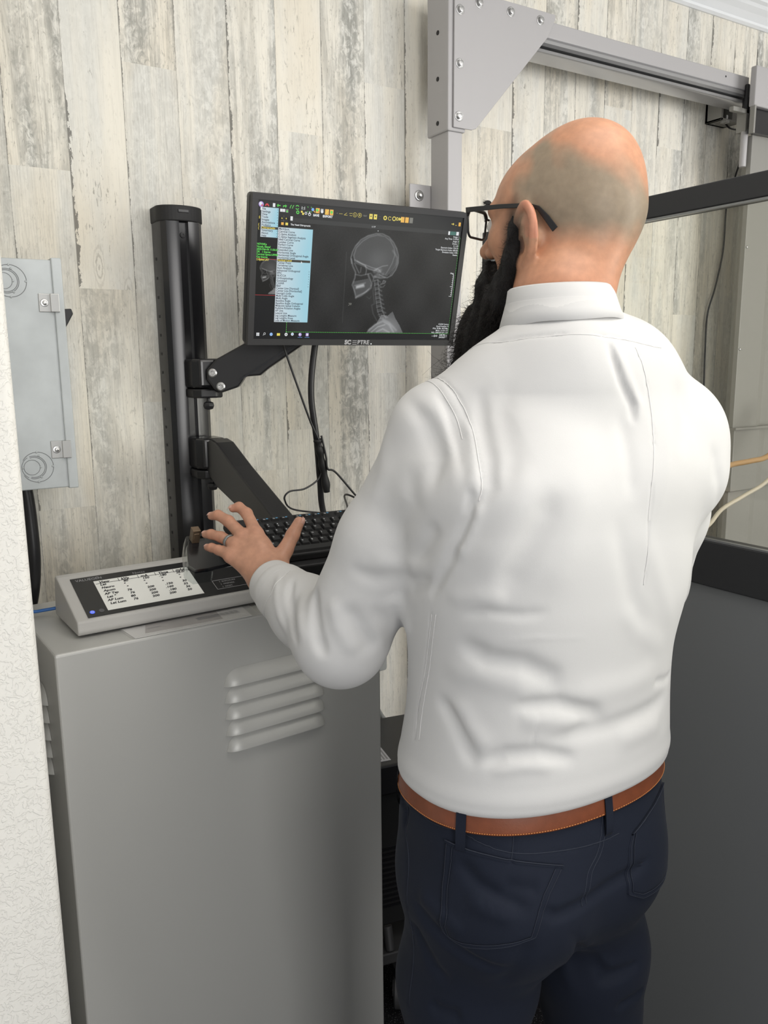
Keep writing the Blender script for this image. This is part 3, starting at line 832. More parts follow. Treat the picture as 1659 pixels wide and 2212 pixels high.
# ---------------------------------------------------------------- column at the right
S8 = .8
cx = thing('x_ray_column', 'tall taupe painted steel column standing at the right behind the dark screen', 'column', (2.55, 1.74, 0))
def colpoly(dx=0.0, dy=0.0, w=0.0):
    return [(2.520 - w, 1.80), (2.512 - w, 1.785), (2.476 - w, 1.752), (2.476 - w, 1.735 - dy), (2.604 + w * .2, 1.735 - dy), (2.660 + w, 1.757 - dy), (2.780 + w, 1.757 - dy), (2.780 + w, 1.80)]
mb = MB(); mb.prism(colpoly(), 0, 2.275); mb.build('mast', M_taupe, cx, bevel=.002)
mb = MB(); mb.prism(colpoly(dy=.014, w=.010), 1.115, 1.335); car = mb.build('carriage', M_taupe, cx, bevel=.004)
mb = MB(); mb.box((2.46, 1.712, 1.330), (2.78, 1.722, 1.337)); mb.build('carriage_edge', M_taupe, car)
mb = MB(); mb.box((2.425, 1.70, 2.347), (2.82, 1.722, 2.465)); mb.build('head_housing', M_grey_paint, cx, bevel=.004)
mb = MB(); mb.box((2.450, 1.715, 2.275), (2.80, 1.735, 2.347)); mb.build('slot', M_blk_gloss, cx)
mb = MB(); mb.box((2.427, 1.70, 2.268), (2.435, 1.716, 2.35)); mb.build('slot_edge', M_taupe, cx)
for z in (1.93, 1.60):
    mb = MB(); M = frame((2.484, 1.7345, z), (1, 0, 0), (0, 0, 1)); mb.lathe([(.004, 0), (.004, .003), (.002, .004)], n=12, M=M); mb.build('rivet', M_steel, cx)
mb = MB(); mb.box((2.385, 1.745, 2.338), (2.475, 1.762, 2.352)); mb.box((2.450, 1.745, 2.285), (2.478, 1.78, 2.352)); ar = mb.build('bearing_arm', M_taupe, cx, bevel=.002)
mb = MB(); M = Matrix.Translation((2.461, 1.755, 0)); mb.lathe([(.0105, 2.180), (.011, 2.182), (.011, 2.290), (.0105, 2.292)], n=20, M=M); mb.build('guide_pin', M_grey_paint, ar, auto=40)
mb = MB(); mb.lathe([(.011, 2.352), (.012, 2.354), (.012, 2.385), (.008, 2.390), (.008, 2.425), (.006, 2.428)], n=20, M=M); mb.build('dark_pin', M_blk, ar, auto=40)
# small junction box on the wall beside it
jb = thing('junction_box', 'open light taupe wall box with a dark inside, under the right end of the track', 'box', (2.455, WALL, 2.37))
mb = MB()
for lo, hi in (((2.335, 1.845, 2.345), (2.345, WALL, 2.47)), ((2.425, 1.845, 2.345), (2.432, WALL, 2.47)), ((2.335, 1.845, 2.345), (2.432, WALL, 2.352)), ((2.335, 1.845, 2.463), (2.432, WALL, 2.47)), ((2.335, 1.898, 2.345), (2.432, WALL, 2.47))): mb.box(lo, hi)
mb.box((2.395, 1.847, 2.352), (2.425, 1.898, 2.463))
mb.v = [(v[0] + .125, v[1], v[2]) for v in mb.v]; mb.build('shell', M_taupe, jb, bevel=.001)
mb = MB(); mb.box((2.345, 1.890, 2.352), (2.395, 1.8975, 2.463)); mb.v = [(v[0] + .125, v[1], v[2]) for v in mb.v]; mb.build('dark_back', M_blk_matt, jb)
mb = MB(); mb.box((2.352, 1.84, 2.338), (2.372, 1.86, 2.347)); mb.lathe([(.005, 2.348), (.005, 2.362), (.003, 2.365)], n=10, M=Matrix.Translation((2.372, 1.852, 0))); mb.v = [(v[0] + .125, v[1], v[2]) for v in mb.v]; mb.build('terminal', M_steel, jb)
# cable hanging from it
W_ = [(3.2977, 2.5413), (3.2945, 2.428), (3.2625, 2.3392), (3.22, 2.2304), (3.2149, 2.0373), (3.177, 1.8789), (3.135, 1.7593), (3.1346, 1.5996), (3.1407, 1.4372), (3.15, 1.2), (3.14, .9)]
W_ = [(3.13, 2.560), (3.17, 2.530), (3.23, 2.528), (3.28, 2.545)] + W_
mb = MB(); mb.tube(spline([(x * S8, 1.888 if i > 3 else 1.872, CAM_H + (z - CAM_H) * S8) for i, (x, z) in enumerate(W_)], 8), .0030, n=8)
tag(mb.build('hanging_cable', M_blk, smooth=True), 'thin black cable hanging down the plank wall at the right, left of the column', 'cable')
# two hoses
for nm, pts, m, r_, lab in (
    ('tan_hose', [(2.05, 1.50, 1.230), (2.10, 1.50, 1.249), (2.182, 1.52, 1.254), (2.27, 1.52, 1.258), (2.356, 1.52, 1.2675), (2.5, 1.54, 1.32), (2.60, 1.60, 1.42)], mat('tan_rubber', (.42, .26, .12), rough=.4), .0085, 'tan hose curving in front of the grey column at the right'),
    ('cream_hose', [(1.98, 1.50, 1.05), (2.06, 1.50, 1.085), (2.145, 1.52, 1.120), (2.25, 1.52, 1.152), (2.366, 1.52, 1.191), (2.5, 1.54, 1.28), (2.62, 1.60, 1.40)], mat('cream_rubber', (.56, .51, .41), rough=.4), .0062, 'thin cream hose below the tan hose in front of the column')):
    mb = MB(); mb.tube(spline(pts, 10), r_, n=12); tag(mb.build(nm, m, smooth=True), lab, 'hose')

# ---------------------------------------------------------------- shield screen with a window
scx = 1.236
sh = thing('shield_screen', 'tall dark grey radiation screen with a glass window, standing right of the man', 'screen', (scx, .9, 0), rz=0)
M_sh = mat('screen_grey_laminate', (.17, .178, .185), rough=.42, spec=.6, bump=.05, bscale=500)
M_rail = mat('screen_black_rail', (.022, .023, .026), rough=.42)
TH = .042; Y0, Y1 = -.35, 1.556
def scr_box(name, y0, y1, z0, z1, m, x0=0.0, x1=TH, bev=.002, par=None):
    mb = MB(); mb.box((scx + x0, y0, z0), (scx + x1, y1, z1)); return mb.build(name, m, par or sh, bevel=bev)
scr_box('lower_panel', Y0, Y1 - .03, .06, 1.166, M_sh, .008, TH - .008)
scr_box('base_rail', Y0, Y1, 0, .062, M_rail, -.004, TH + .004)
scr_box('middle_rail', Y0, Y1, 1.166, 1.249, M_rail)
scr_box('top_rail', Y0, Y1, 1.8235, 1.8635, M_rail)
scr_box('end_post', Y1 - .032, Y1, .062, 1.8235, M_rail)
scr_box('end_post', Y0, Y0 + .032, .062, 1.8235, M_rail)
M_alu = mat('bright_bead', (.30, .31, .32), rough=.3, metal=.8)
scr_box('glazing_bead', Y0, Y1 - .03, 1.2492, 1.2525, M_alu, .002, .010, 0); scr_box('glazing_bead', Y0, Y1 - .03, 1.8195, 1.8232, M_alu, .002, .010, 0)
def glass_mat(name, tint, g=.9):
    m = bpy.data.materials.new(name); m.use_nodes = True; nt = m.node_tree; N = nt.nodes; L = nt.links
    for n in list(N): N.remove(n)
    o = N.new('ShaderNodeOutputMaterial'); mx = N.new('ShaderNodeMixShader'); t = N.new('ShaderNodeBsdfTransparent'); gl_ = N.new('ShaderNodeBsdfGlossy')
    lw = N.new('ShaderNodeLayerWeight'); lw.inputs[0].default_value = .5; pw_ = N.new('ShaderNodeMath'); pw_.operation = 'POWER'; pw_.inputs[1].default_value = 4.5; L.new(lw.outputs['Facing'], pw_.inputs[0])
    f = N.new('ShaderNodeMath'); f.operation = 'MULTIPLY_ADD'; f.inputs[1].default_value = .6; f.inputs[2].default_value = .035; L.new(pw_.outputs[0], f.inputs[0]); t.inputs[0].default_value = (*tint, 1); gl_.inputs['Roughness'].default_value = .01; gl_.inputs['Color'].default_value = (g, g, g, 1)
    L.new(f.outputs[0], mx.inputs[0]); L.new(t.outputs[0], mx.inputs[1]); L.new(gl_.outputs[0], mx.inputs[2]); L.new(mx.outputs[0], o.inputs[0]); return m
scr_box('window_glass', Y0 + .02, Y1 - .02, 1.245, 1.828, glass_mat('lead_glass', (.955, .955, .925), .6), .017, .025, 0)

# ---------------------------------------------------------------- grey generator cabinet
SC = .770; th = math.radians(3.1)
CO = Vector((.267 * SC, 1.80 * SC, 0)); CZ = CAM_H - .62 * SC          # front left corner, height of the top
CM = Matrix.Translation(CO) @ Matrix.Rotation(th, 4, 'Z')
def cz(z): return CAM_H + (z - CAM_H) * SC
CWD, CDP = .660, .340
cab = thing('equipment_cabinet', 'tall grey metal cabinet with louvred vents, standing below the keyboard', 'cabinet', tuple(CO), rz=th)
mb = MB(); mb.box((0, 0, .02), (CWD, CDP, CZ), M=CM); mb.build('body', M_cab, cab, bevel=.005, seg=3)
mb = MB(); mb.box((.02, .02, 0), (CWD - .02, CDP - .02, .022), M=CM); mb.build('plinth', M_blk_matt, cab)
def louver(x0, x1, zb, hgt, dep, M, name='louver'):
    nu, nv = 44, 14; V = []
    for i in range(nu + 1):
        u = i / nu; x = x0 + (x1 - x0) * u
        e = min(u, 1 - u) * (x1 - x0) / (hgt * 1.0); e = math.sqrt(max(0, 1 - (1 - min(e, 1)) ** 2))
        for j in range(nv + 1):
            v = j / nv                                    # 0 bottom .. 1 top
            top = e                                       # ends are rounded: height shrinks too
            z = zb + hgt * top * v
            f = (1 - v ** 1.8) * min(1, (v * nv) / 1.0 + (0 if j else 0)) if j else 0
            V.append((x, -dep * e * f - .0004, z))
    Q = [(i * (nv + 1) + j, (i + 1) * (nv + 1) + j, (i + 1) * (nv + 1) + j + 1, i * (nv + 1) + j + 1) for i in range(nu) for j in range(nv)]
    mb = MB(); mb.add(V, Q, 0, M); return mb.build(name, M_cab, cab, auto=55)
for k in range(5):
    louver(.297, .517, cz(.783 - .0432 * k), .0325, .016, CM)
ML = CM @ Matrix.Rotation(math.radians(-90), 4, 'Z')
for k in range(5):
    louver(-.24, -.085, cz(.795 - .0432 * k), .0300, .014, CM @ Matrix.Rotation(math.radians(-90), 4, 'Z') @ Matrix.Scale(1, 4))

# control console on the cabinet
tl = math.atan2(.066, .166); cs = thing('control_console', 'light grey sloping control console with a black panel and handwritten table on the cabinet', 'control panel', tuple(CM @ Vector((.055, .055, CZ))), rz=th)
M_cons = mat('console_grey', (.50, .49, .47), rough=.45, bump=.1, bscale=800, bdist=.0003)
M_panel = mat('console_black_panel', (.018, .018, .019), rough=.30)
def cl(v): return (v[0] * SC, v[1] * SC, cz(v[2]))
xa_, xb_ = .070, .700
prof = [(.078, .957), (.072, .966), (.074, .991), (.245, 1.059), (.262, 1.062), (.268, 1.055), (.285, .975), (.285, .957)]
V = [cl((x, p[0], p[1])) for x in (xa_, xb_) for p in prof]; k = len(prof)
mb = MB(); mb.add(V, [(i, (i + 1) % k, k + (i + 1) % k, k + i) for i in range(k)] + [tuple(range(k)), tuple(range(k, 2 * k))], 0, CM); mb.build('housing', M_cons, cs, bevel=.003)
mb = MB(); mb.box(cl((.09, .10, .950)), cl((.68, .27, .958)), M=CM); mb.build('foot', M_blk, cs)
# panel plane: local frame u right, v up the slope
po = CM @ Vector(cl((.07, .074, .991))); pu = (CM.to_3x3() @ Vector((1, 0, 0))); pv = CM.to_3x3() @ Vector((0, .166, .066)).normalized()
PM = frame(po + pu.cross(pv) * .0006, pu, pv)
def pc(x, y): return ((x - .07) * SC, (y - .074) * SC / math.cos(tl))     # cabinet-local x,y on the slope -> panel u,v
def pquad(mb, x0, y0, x1, y1, d0, d1, mi=0):
    a, b = pc(x0, y0), pc(x1, y1); mb.box((a[0], a[1], d0), (b[0], b[1], d1), mi, PM)
mb = MB(); pquad(mb, .097, .082, .690, .230, 0, .0012); mb.build('panel', M_panel, cs, bevel=.0004)
M_note = mat('glowing_paper_note', (.70, .70, .66), rough=.7, emit=((.9, .9, .85), .10)); M_ink = mat('black_ink', (.02, .02, .025), rough=.6)  # faint emission brightens the note paper, which is no light source
nb = MB(); pquad(nb, .1465, .095, .386, .208, .0013, .0016)
note = nb.build('note_sheet', M_note, cs)
tx = MB()
def ptext(mb, s, x, y, size, align='LEFT', mi=0, d=.0019, bold=0.0, slant=0.0):
    v, f = text_geo(s, size, align, bold); a = pc(x, y)
    mb.add([(a[0] + q[0] + slant * q[1], a[1] + q[1], d) for q in v], f, mi, PM)
rows = [['View', 'kVp', 'mA', 'Time', 'mAs'], ['Lat', '80', '150', '.180', '28.0'], ['Neuro', '"', '"', '"', '"'], ['Apom', '"', '"', '"', '"'], ['AP Tsp', '76', '200', '.150', '30'], ['Lat "', '76', '200', '.160', '32'],
        ['AP Lum', '80', '200', '.180', '36'], ['Lat Lum', '76', '200', '200', '50']]
cxs = [.158, .214, .262, .306, .352]
for r_, row in enumerate(rows):
    for c_, s_ in enumerate(row):
        jx = .0015 * math.sin(r_ * 3 + c_ * 5)
        ptext(tx, s_, cxs[c_] + jx, (.200 if r_ == 0 else .1905 - (r_ - 1) * .0122) - .0 + .001 * math.sin(c_ * 2), .0088 if r_ else .0095, mi=0, bold=.00035, slant=.25)
for x in (.205, .254, .298, .346): pquad(tx, x, .1935, x + .0012, .206, .0017, .0019)
pquad(tx, .149, .1955, .384, .1967, .0017, .0019)
tx.build('handwriting', M_ink, note)
lb = MB(); ptext(lb, 'VALUEGEN', .107, .2190, .0098, mi=0, d=.0014, bold=.0001); ptext(lb, '™', .157, .2225, .0055, d=.0014); lb.build('console_lettering', M_grey_text, cs)
lb = MB(); ptext(lb, 'Notes', .246, .2160, .0095, d=.0014); lb.build('notes_lettering', M_grey_text, cs)
lb = MB(); M = PM @ Matrix.Translation((*pc(.111, .098), .0012)); lb.lathe([(.0045, 0), (.0045, .0006)], n=20, M=M)
pw = lb.build('power_button', mat('blue_button', (.02, .05, .3), rough=.4, emit=((.08, .15, .9), .9)), cs)
lb = MB(); a = pc(.111, .098); lb.tube([(a[0] + .0025 * math.sin(q), a[1] + .0025 * math.cos(q), .0020) for q in [math.radians(40 + 28 * i) for i in range(11)]], .0004, n=5, M=PM)
lb.box((a[0] - .0004, a[1] + .001, .0018), (a[0] + .0004, a[1] + .0035, .0022), M=PM); lb.build('power_symbol', M_white_text, pw)
lb = MB(); M = PM @ Matrix.Translation((*pc(.1325, .0985), .0012)); lb.lathe([(.0048, 0), (.0048, .0006)], n=20, M=M); lb.build('round_button', mat('grey_button', (.10, .10, .105), rough=.5), cs)
# display window and menu box at the right part of the panel
lb = MB()
def outline(mb, x0, y0, x1, y1, w=.0011):
    for q in ((x0, y0, x1, y0 + w), (x0, y1 - w, x1, y1), (x0, y0, x0 + w, y1), (x1 - w, y0, x1, y1)): pquad(mb, *q, .0012, .0015)
outline(lb, .424, .181, .520, .217); outline(lb, .424, .100, .520, .136)
ptext(lb, 'X-RAY', .438, .2225, .0085, d=.0014); ptext(lb, 'REMOTE', .445, .187, .0055, d=.0014)
for i in range(3): ptext(lb, ['1  EXPOSURE', '2  PREPARE', '3  RESET'][i], .440, .128 - .0105 * i, .0060, d=.0014)
lb.build('panel_outlines', M_grey_text, cs)
lb = MB(); pquad(lb, .427, .192, .475, .214, .0012, .0016); dsp = lb.build('display', mat('lcd_display', (.03, .035, .02), rough=.2), cs)
M_dk = mat('key_grey', (.06, .06, .06), rough=.5)
for x in (.445, .490):
    lb = MB(); pquad(lb, x, .1845, x + .014, .1915, .0012, .0024); lb.build('display_key', M_dk, cs)

# sheet protector with papers under the console
pp = thing('paper_sleeve', 'clear sleeve of printed papers lying under the front of the console', 'papers', tuple(CM @ Vector(cl((.17, .02, .951)))), rz=th)
M_paper = mat('white_paper', (.78, .77, .76), rough=.6); M_film = mat('clear_film', (.8, .8, .8), rough=.15, alpha=.15)
def flat(name, pts, z0, z1, m, parent):
    mb = MB(); poly = [(p[0] * SC, p[1] * SC) for p in pts]; mb.prism(poly, CZ + z0, CZ + z1, 0, CM); return mb.build(name, m, parent)
flat('lower_sheet', [(.172, .088), (.178, .004), (.47, .000), (.482, .088)], .0005, .0012, M_paper, pp)
flat('upper_sheet', [(.230, .088), (.208, .024), (.400, .018), (.41, .088)], .0014, .0020, mat('pinkish_paper', (.46, .43, .42), rough=.6), pp)
flat('sleeve_film', [(.165, .092), (.172, .000), (.492, -.006), (.50, .09)], .0022, .0025, M_film, pp)
tb = MB()
for i in range(5):
    for w in range(9):
        x = .345 + w * .0125; tb.box((x * SC, (.060 - i * .0048) * SC, CZ + .0026), ((x + .0098) * SC, (.0580 - i * .0048) * SC, CZ + .0027), 0, CM)
tb.build('printed_lines', M_grey_text, pp)
tb = MB(); tb.box((.222 * SC, .052 * SC, CZ + .0026), (.255 * SC, .050 * SC, CZ + .0027), 0, CM); tb.build('printed_heading', M_grey_text, pp)
# blue cable behind the console
mb = MB(); b1 = CM @ Vector(cl((.07, .29, .972))); pts = [tuple(b1 + Vector((.02, .0, .002))), tuple(b1), tuple(b1 + Vector((-.03, .004, -.002))), tuple(b1 + Vector((-.055, .01, -.006))), (.150, b1.y + .03, b1.z - .05), (.150, b1.y + .04, .7)]
mb.tube(spline(pts, 8), .0032, n=8); tag(mb.build('blue_cable', mat('blue_cable', (.02, .12, .38), rough=.4), smooth=True), 'blue cable leaving the left end of the control console', 'cable')

# ---------------------------------------------------------------- electrical disconnect box at the left
SB = .80
bx = thing('electrical_box', 'galvanised grey switch box with knockouts, clips and a black handle, at the left wall', 'electrical box', (.2, 1.75, 1.55))
M_galv = mat('galvanised_paint', (.48, .51, .52), rough=.40, noise=.10, nscale=14, metal=.15)
bx0, bx1, by, bz0_, bz1_ = PART_X + .002, .3060, 1.680, 1.3322, 1.7650
mb = MB(); mb.box((bx0, by, bz0_), (bx1, 1.86, bz1_)); mb.build('case', M_galv, bx, bevel=.002)
mb = MB(); mb.box((bx1 - .003, by - .004, bz0_ - .002), (bx1 + .0155, 1.865, bz1_ + .004)); cv = mb.build('cover', M_galv, bx, bevel=.002)
def ringarc(mb, c, r, a0, a1, n=40, rr=.0006):
    pts = [(c[0] + r * math.cos(math.radians(a0 + (a1 - a0) * i / n)), by - .0002, c[1] + r * math.sin(math.radians(a0 + (a1 - a0) * i / n))) for i in range(n + 1)]
    mb.tube(pts, rr, n=5)
for cxk, czk, flip in ((.2290, 1.724, 1), (.2490, 1.376, 1)):
    mb = MB(); ringarc(mb, (cxk - .010, czk), .0145, 0, 360); ringarc(mb, (cxk - .006, czk), .0220, -110, 110); ringarc(mb, (cxk - .006, czk), .0195, -110, 110); ringarc(mb, (cxk, czk), .0290, -150, 150); ringarc(mb, (cxk - .006, czk), .0222, 120, 240)
    ko = mb.build('knockout', mat('knockout_groove', (.20, .21, .22), rough=.5), bx)
    for x_, z_ in ((.029, .0), (-.028, 0), (.0, .029), (.0, -.029), (.004, .022), (.006, -.020), (.006, .0)):
        mb = MB(); mb.lathe([(.0022, 0), (.0018, .0010), (.0006, .0014)], n=10, M=frame((cxk + x_ * .95, by, czk + z_), (1, 0, 0), (0, 0, 1))); mb.build('weld_nub', M_galv, ko, smooth=True)
for zc in (1.686, 1.408):
    mb = MB(); mb.box((bx1 - .030, by - .002, zc - .017), (bx1 - .008, by, zc + .017)); mb.box((bx1 - .010, by - .0085, zc - .017), (bx1 + .006, by - .0025, zc + .017))
    cp = mb.build('clip', mat('zinc_clip', (.42, .42, .41), rough=.32, metal=.8), bx, bevel=.0018, seg=3)
    mb = MB(); mb.lathe([(.0075, 0), (.0068, .0014), (.0042, .0018), (.0040, .0036), (.0028, .0044)], n=20, M=frame((bx1 - .020, by - .002, zc), (1, 0, 0), (0, 0, 1))); mb.build('clip_screw', M_steel, cp, auto=40)
mb = MB(); M = frame((bx1 + .0155, by + .06, 1.650), (1, 0, 0), (0, 0, 1)); mb.prism([(-.002, -.012), (.006, -.014), (.026, .020), (.023, .030), (.008, .029), (-.002, .020)], -.008, .008, 0, M); mb.build('switch_handle', M_blk, bx, bevel=.002)
# black conduit dropping out of the box
mb = MB(); mb.tube(spline([(.232, 1.74, 1.335), (.236, 1.74, 1.27), (.236, 1.74, 1.18), (.230, 1.765, 1.10), (.212, 1.80, 1.02), (.180, 1.86, .90), (.165, 1.88, .70)], 10), .0125, n=14)
tag(mb.build('conduit', M_blk, smooth=True), 'thick black conduit running down from the bottom of the grey switch box', 'conduit')
# ---------------------------------------------------------------- wall track of the workstation
lt = thing('workstation_track', 'tall black wall track with two spring arms reaching to the monitor and the keyboard', 'wall track', (.62, 1.88, .6))
TX, TY, TT = .6170, WALL, 1.905
def dprof(hw, dep, back=0.0):
    return [(TX - hw, TY - back), (TX - hw, TY - dep * .55), (TX - hw * .93, TY - dep * .74), (TX - hw * .74, TY - dep * .90), (TX - hw * .40, TY - dep * .985),
            (TX - .0105, TY - dep), (TX - .0105, TY - dep + .010), (TX + .0105, TY - dep + .010), (TX + .0105, TY - dep),
            (TX + hw * .40, TY - dep * .985), (TX + hw * .74, TY - dep * .90), (TX + hw * .93, TY - dep * .74), (TX + hw, TY - dep * .55), (TX + hw, TY - back)]
mb = MB(); mb.prism(dprof(.0505, .072), .70, TT - .004); mb.build('extrusion', M_blk_gloss, lt, auto=25)
cp_ = [(TX - .053, TY)] + [(TX + .053 * -math.cos(a), TY - .040 - .036 * math.sin(a)) for a in [math.pi * k / 20 for k in range(21)]] + [(TX + .053, TY)]
mb = MB(); mb.prism(cp_, TT - .024, TT + .010); cap = mb.build('end_cap', M_blk_matt, lt, bevel=.003, seg=3)
mb = MB(); mb.box((TX - .012, TY - .0775, TT - .006), (TX + .012, TY - .0750, TT + .001)); mb.build('cap_badge', mat('dark_badge', (.05, .05, .052), rough=.3), cap, bevel=.001)
mb = MB(); M = frame((TX, TY - .0625, TT - .052), (1, 0, 0), (0, 0, 1)); mb.lathe([(.0065, 0), (.0060, .002), (.003, .0022), (.003, .0008)], n=16, M=M); mb.build('track_screw', M_blk, lt, auto=30)
for i in range(24):
    z = 1.80 - i * .042
    mb = MB(); mb.box((TX - .0515, TY - .026, z), (TX - .0500, TY - .018, z + .006)); mb.build('edge_notch', M_blk_matt, lt)

# ---------------------------------------------------------------- monitor
MR = rotz(-.05833141) @ roty(.00208231) @ rotx(1.7909924)
MC = (.90382714, 1.54500677, 1.75028258)
MM = Matrix([list(MR[0]) + [MC[0]], list(MR[1]) + [MC[1]], list(MR[2]) + [MC[2]], [0, 0, 0, 1]])
mon = thing('computer_monitor', 'black flat monitor showing a skull and neck radiograph with open menus, on an arm', 'monitor', MC)
mb = MB()
O_ = rounded(.502, .2925, .006, 4, 0, -.0005); I_ = [(-.2385, .1345), (.2385, .1345), (.2385, -.1345), (-.2385, -.1345)]
# bezel ring: outer prism with the opening made from four bars
for a, b_ in (((-.2505, .1342), (.2505, .1455)), ((-.2505, -.147), (.2505, -.1342)), ((-.2505, -.1345), (-.2382, .1345)), ((.2382, -.1345), (.2505, .1345))):
    mb.box((a[0], a[1], -.018), (b_[0], b_[1], .0035), 0, MM)
mb.build('bezel', mat('monitor_bezel', (.022, .022, .024), rough=.48), mon)
mb = MB(); mb.prism(rounded(.5035, .294, .008, 4, 0, -.0005), -.030, -.008, 0, MM); mb.build('back_shell', M_blk, mon, bevel=.004)
mb = MB(); mb.prism(rounded(.30, .18, .02, 4, .02, -.02), -.052, -.028, 0, MM); mb.build('back_bulge', M_blk, mon, bevel=.006)
mb = MB(); mb.prism(rounded(.11, .11, .006, 3, 0, -.02), -.060, -.050, 0, MM); mb.build('mount_plate', M_blk, mon)
v, f = text_geo('SC', .0125, 'LEFT', .0007); mb = MB(); mb.add([(q[0] * 1.05 - .0305, q[1] - .1405, .0037) for q in v], f, 0, MM)
x = -.0125
v, f = text_geo('PTRE', .0125, 'LEFT', .0003); mb.add([(q[0] * 1.05 + .0005, q[1] - .1405, .0037) for q in v], f, 0, MM)
for dz in (-.0042, -.0003, .0036): mb.box((-.0115, -.1405 + dz - .0005, .0034), (-.0010, -.1405 + dz + .0005, .0037), 0, MM)
mb.build('lettering', mat('silver_print', (.50, .50, .52), rough=.4), mon)
mb = MB(); mb.lathe([(.0012, 0), (.0012, .0006)], n=10, M=MM @ Matrix.Translation((.0345, -.1435, .0034))); mb.build('indicator_light', mat('indicator', (.8, .8, .8), emit=((.9, .95, 1), .8)), mon)

# picture on the screen, as colours on a fine grid (what the screen itself gives off)
HM = [0.000297256, 2.4817e-05, -0.264578, 1.22691e-05, -0.000256869, 0.157025, -7.76488e-05, -6.13249e-05]
def pz(a, b):
    w = HM[6] * a + HM[7] * b + 1
    return ((HM[0] * a + HM[1] * b + HM[2]) / w, (HM[3] * a + HM[4] * b + HM[5]) / w)
NU, NV = 520, 292
gx, gy = np.meshgrid(np.linspace(-.2384, .2384, NU), np.linspace(-.1343, .1343, NV)); gp = np.stack([gx.ravel(), gy.ravel()], -1)
img = np.tile(V3(.0085, .0090, .0105), (len(gp), 1))
def stroke(pts, w, amp, dst, raw=False):
    P = np.array(pts if raw else [pz(*q) for q in pts]); best = np.full(len(gp), 9.0)
    for i in range(len(P) - 1):
        d = P[i + 1] - P[i]; t = np.clip(((gp - P[i]) @ d) / (d @ d + 1e-12), 0, 1); best = np.minimum(best, ((gp - P[i] - t[:, None] * d) ** 2).sum(-1))
    dst += amp * np.exp(-best / (w * w))
def inpoly(P):
    P = np.array(P); ins = np.zeros(len(gp), bool); j = len(P) - 1
    for i in range(len(P)):
        c = (P[i, 1] > gp[:, 1]) != (P[j, 1] > gp[:, 1])
        xx = (P[j, 0] - P[i, 0]) * (gp[:, 1] - P[i, 1]) / (P[j, 1] - P[i, 1] + 1e-12) + P[i, 0]
        ins ^= c & (gp[:, 0] < xx); j = i
    return ins
def blob(c, rx, ry, amp, dst):
    c = pz(*c); dst += amp * np.exp(-(((gp[:, 0] - c[0]) / rx) ** 2 + ((gp[:, 1] - c[1]) / ry) ** 2))
def rect(x0, y0, x1, y1, col):
    m = (gp[:, 0] >= x0) & (gp[:, 0] <= x1) & (gp[:, 1] >= y0) & (gp[:, 1] <= y1); img[m] = col
rect(-.1668, -.120, .2384, .0965, V3(.0170, .0172, .0178))
rect(-.1688, .0965, .2360, .1055, V3(.038, .039, .040))
rect(-.2384, .1055, .2384, .1343, V3(.022, .023, .024))
ray_ = np.zeros(len(gp)); ray_ += .006 * np.sin(gp[:, 0] * 60 + 3) * np.sin(gp[:, 1] * 40)
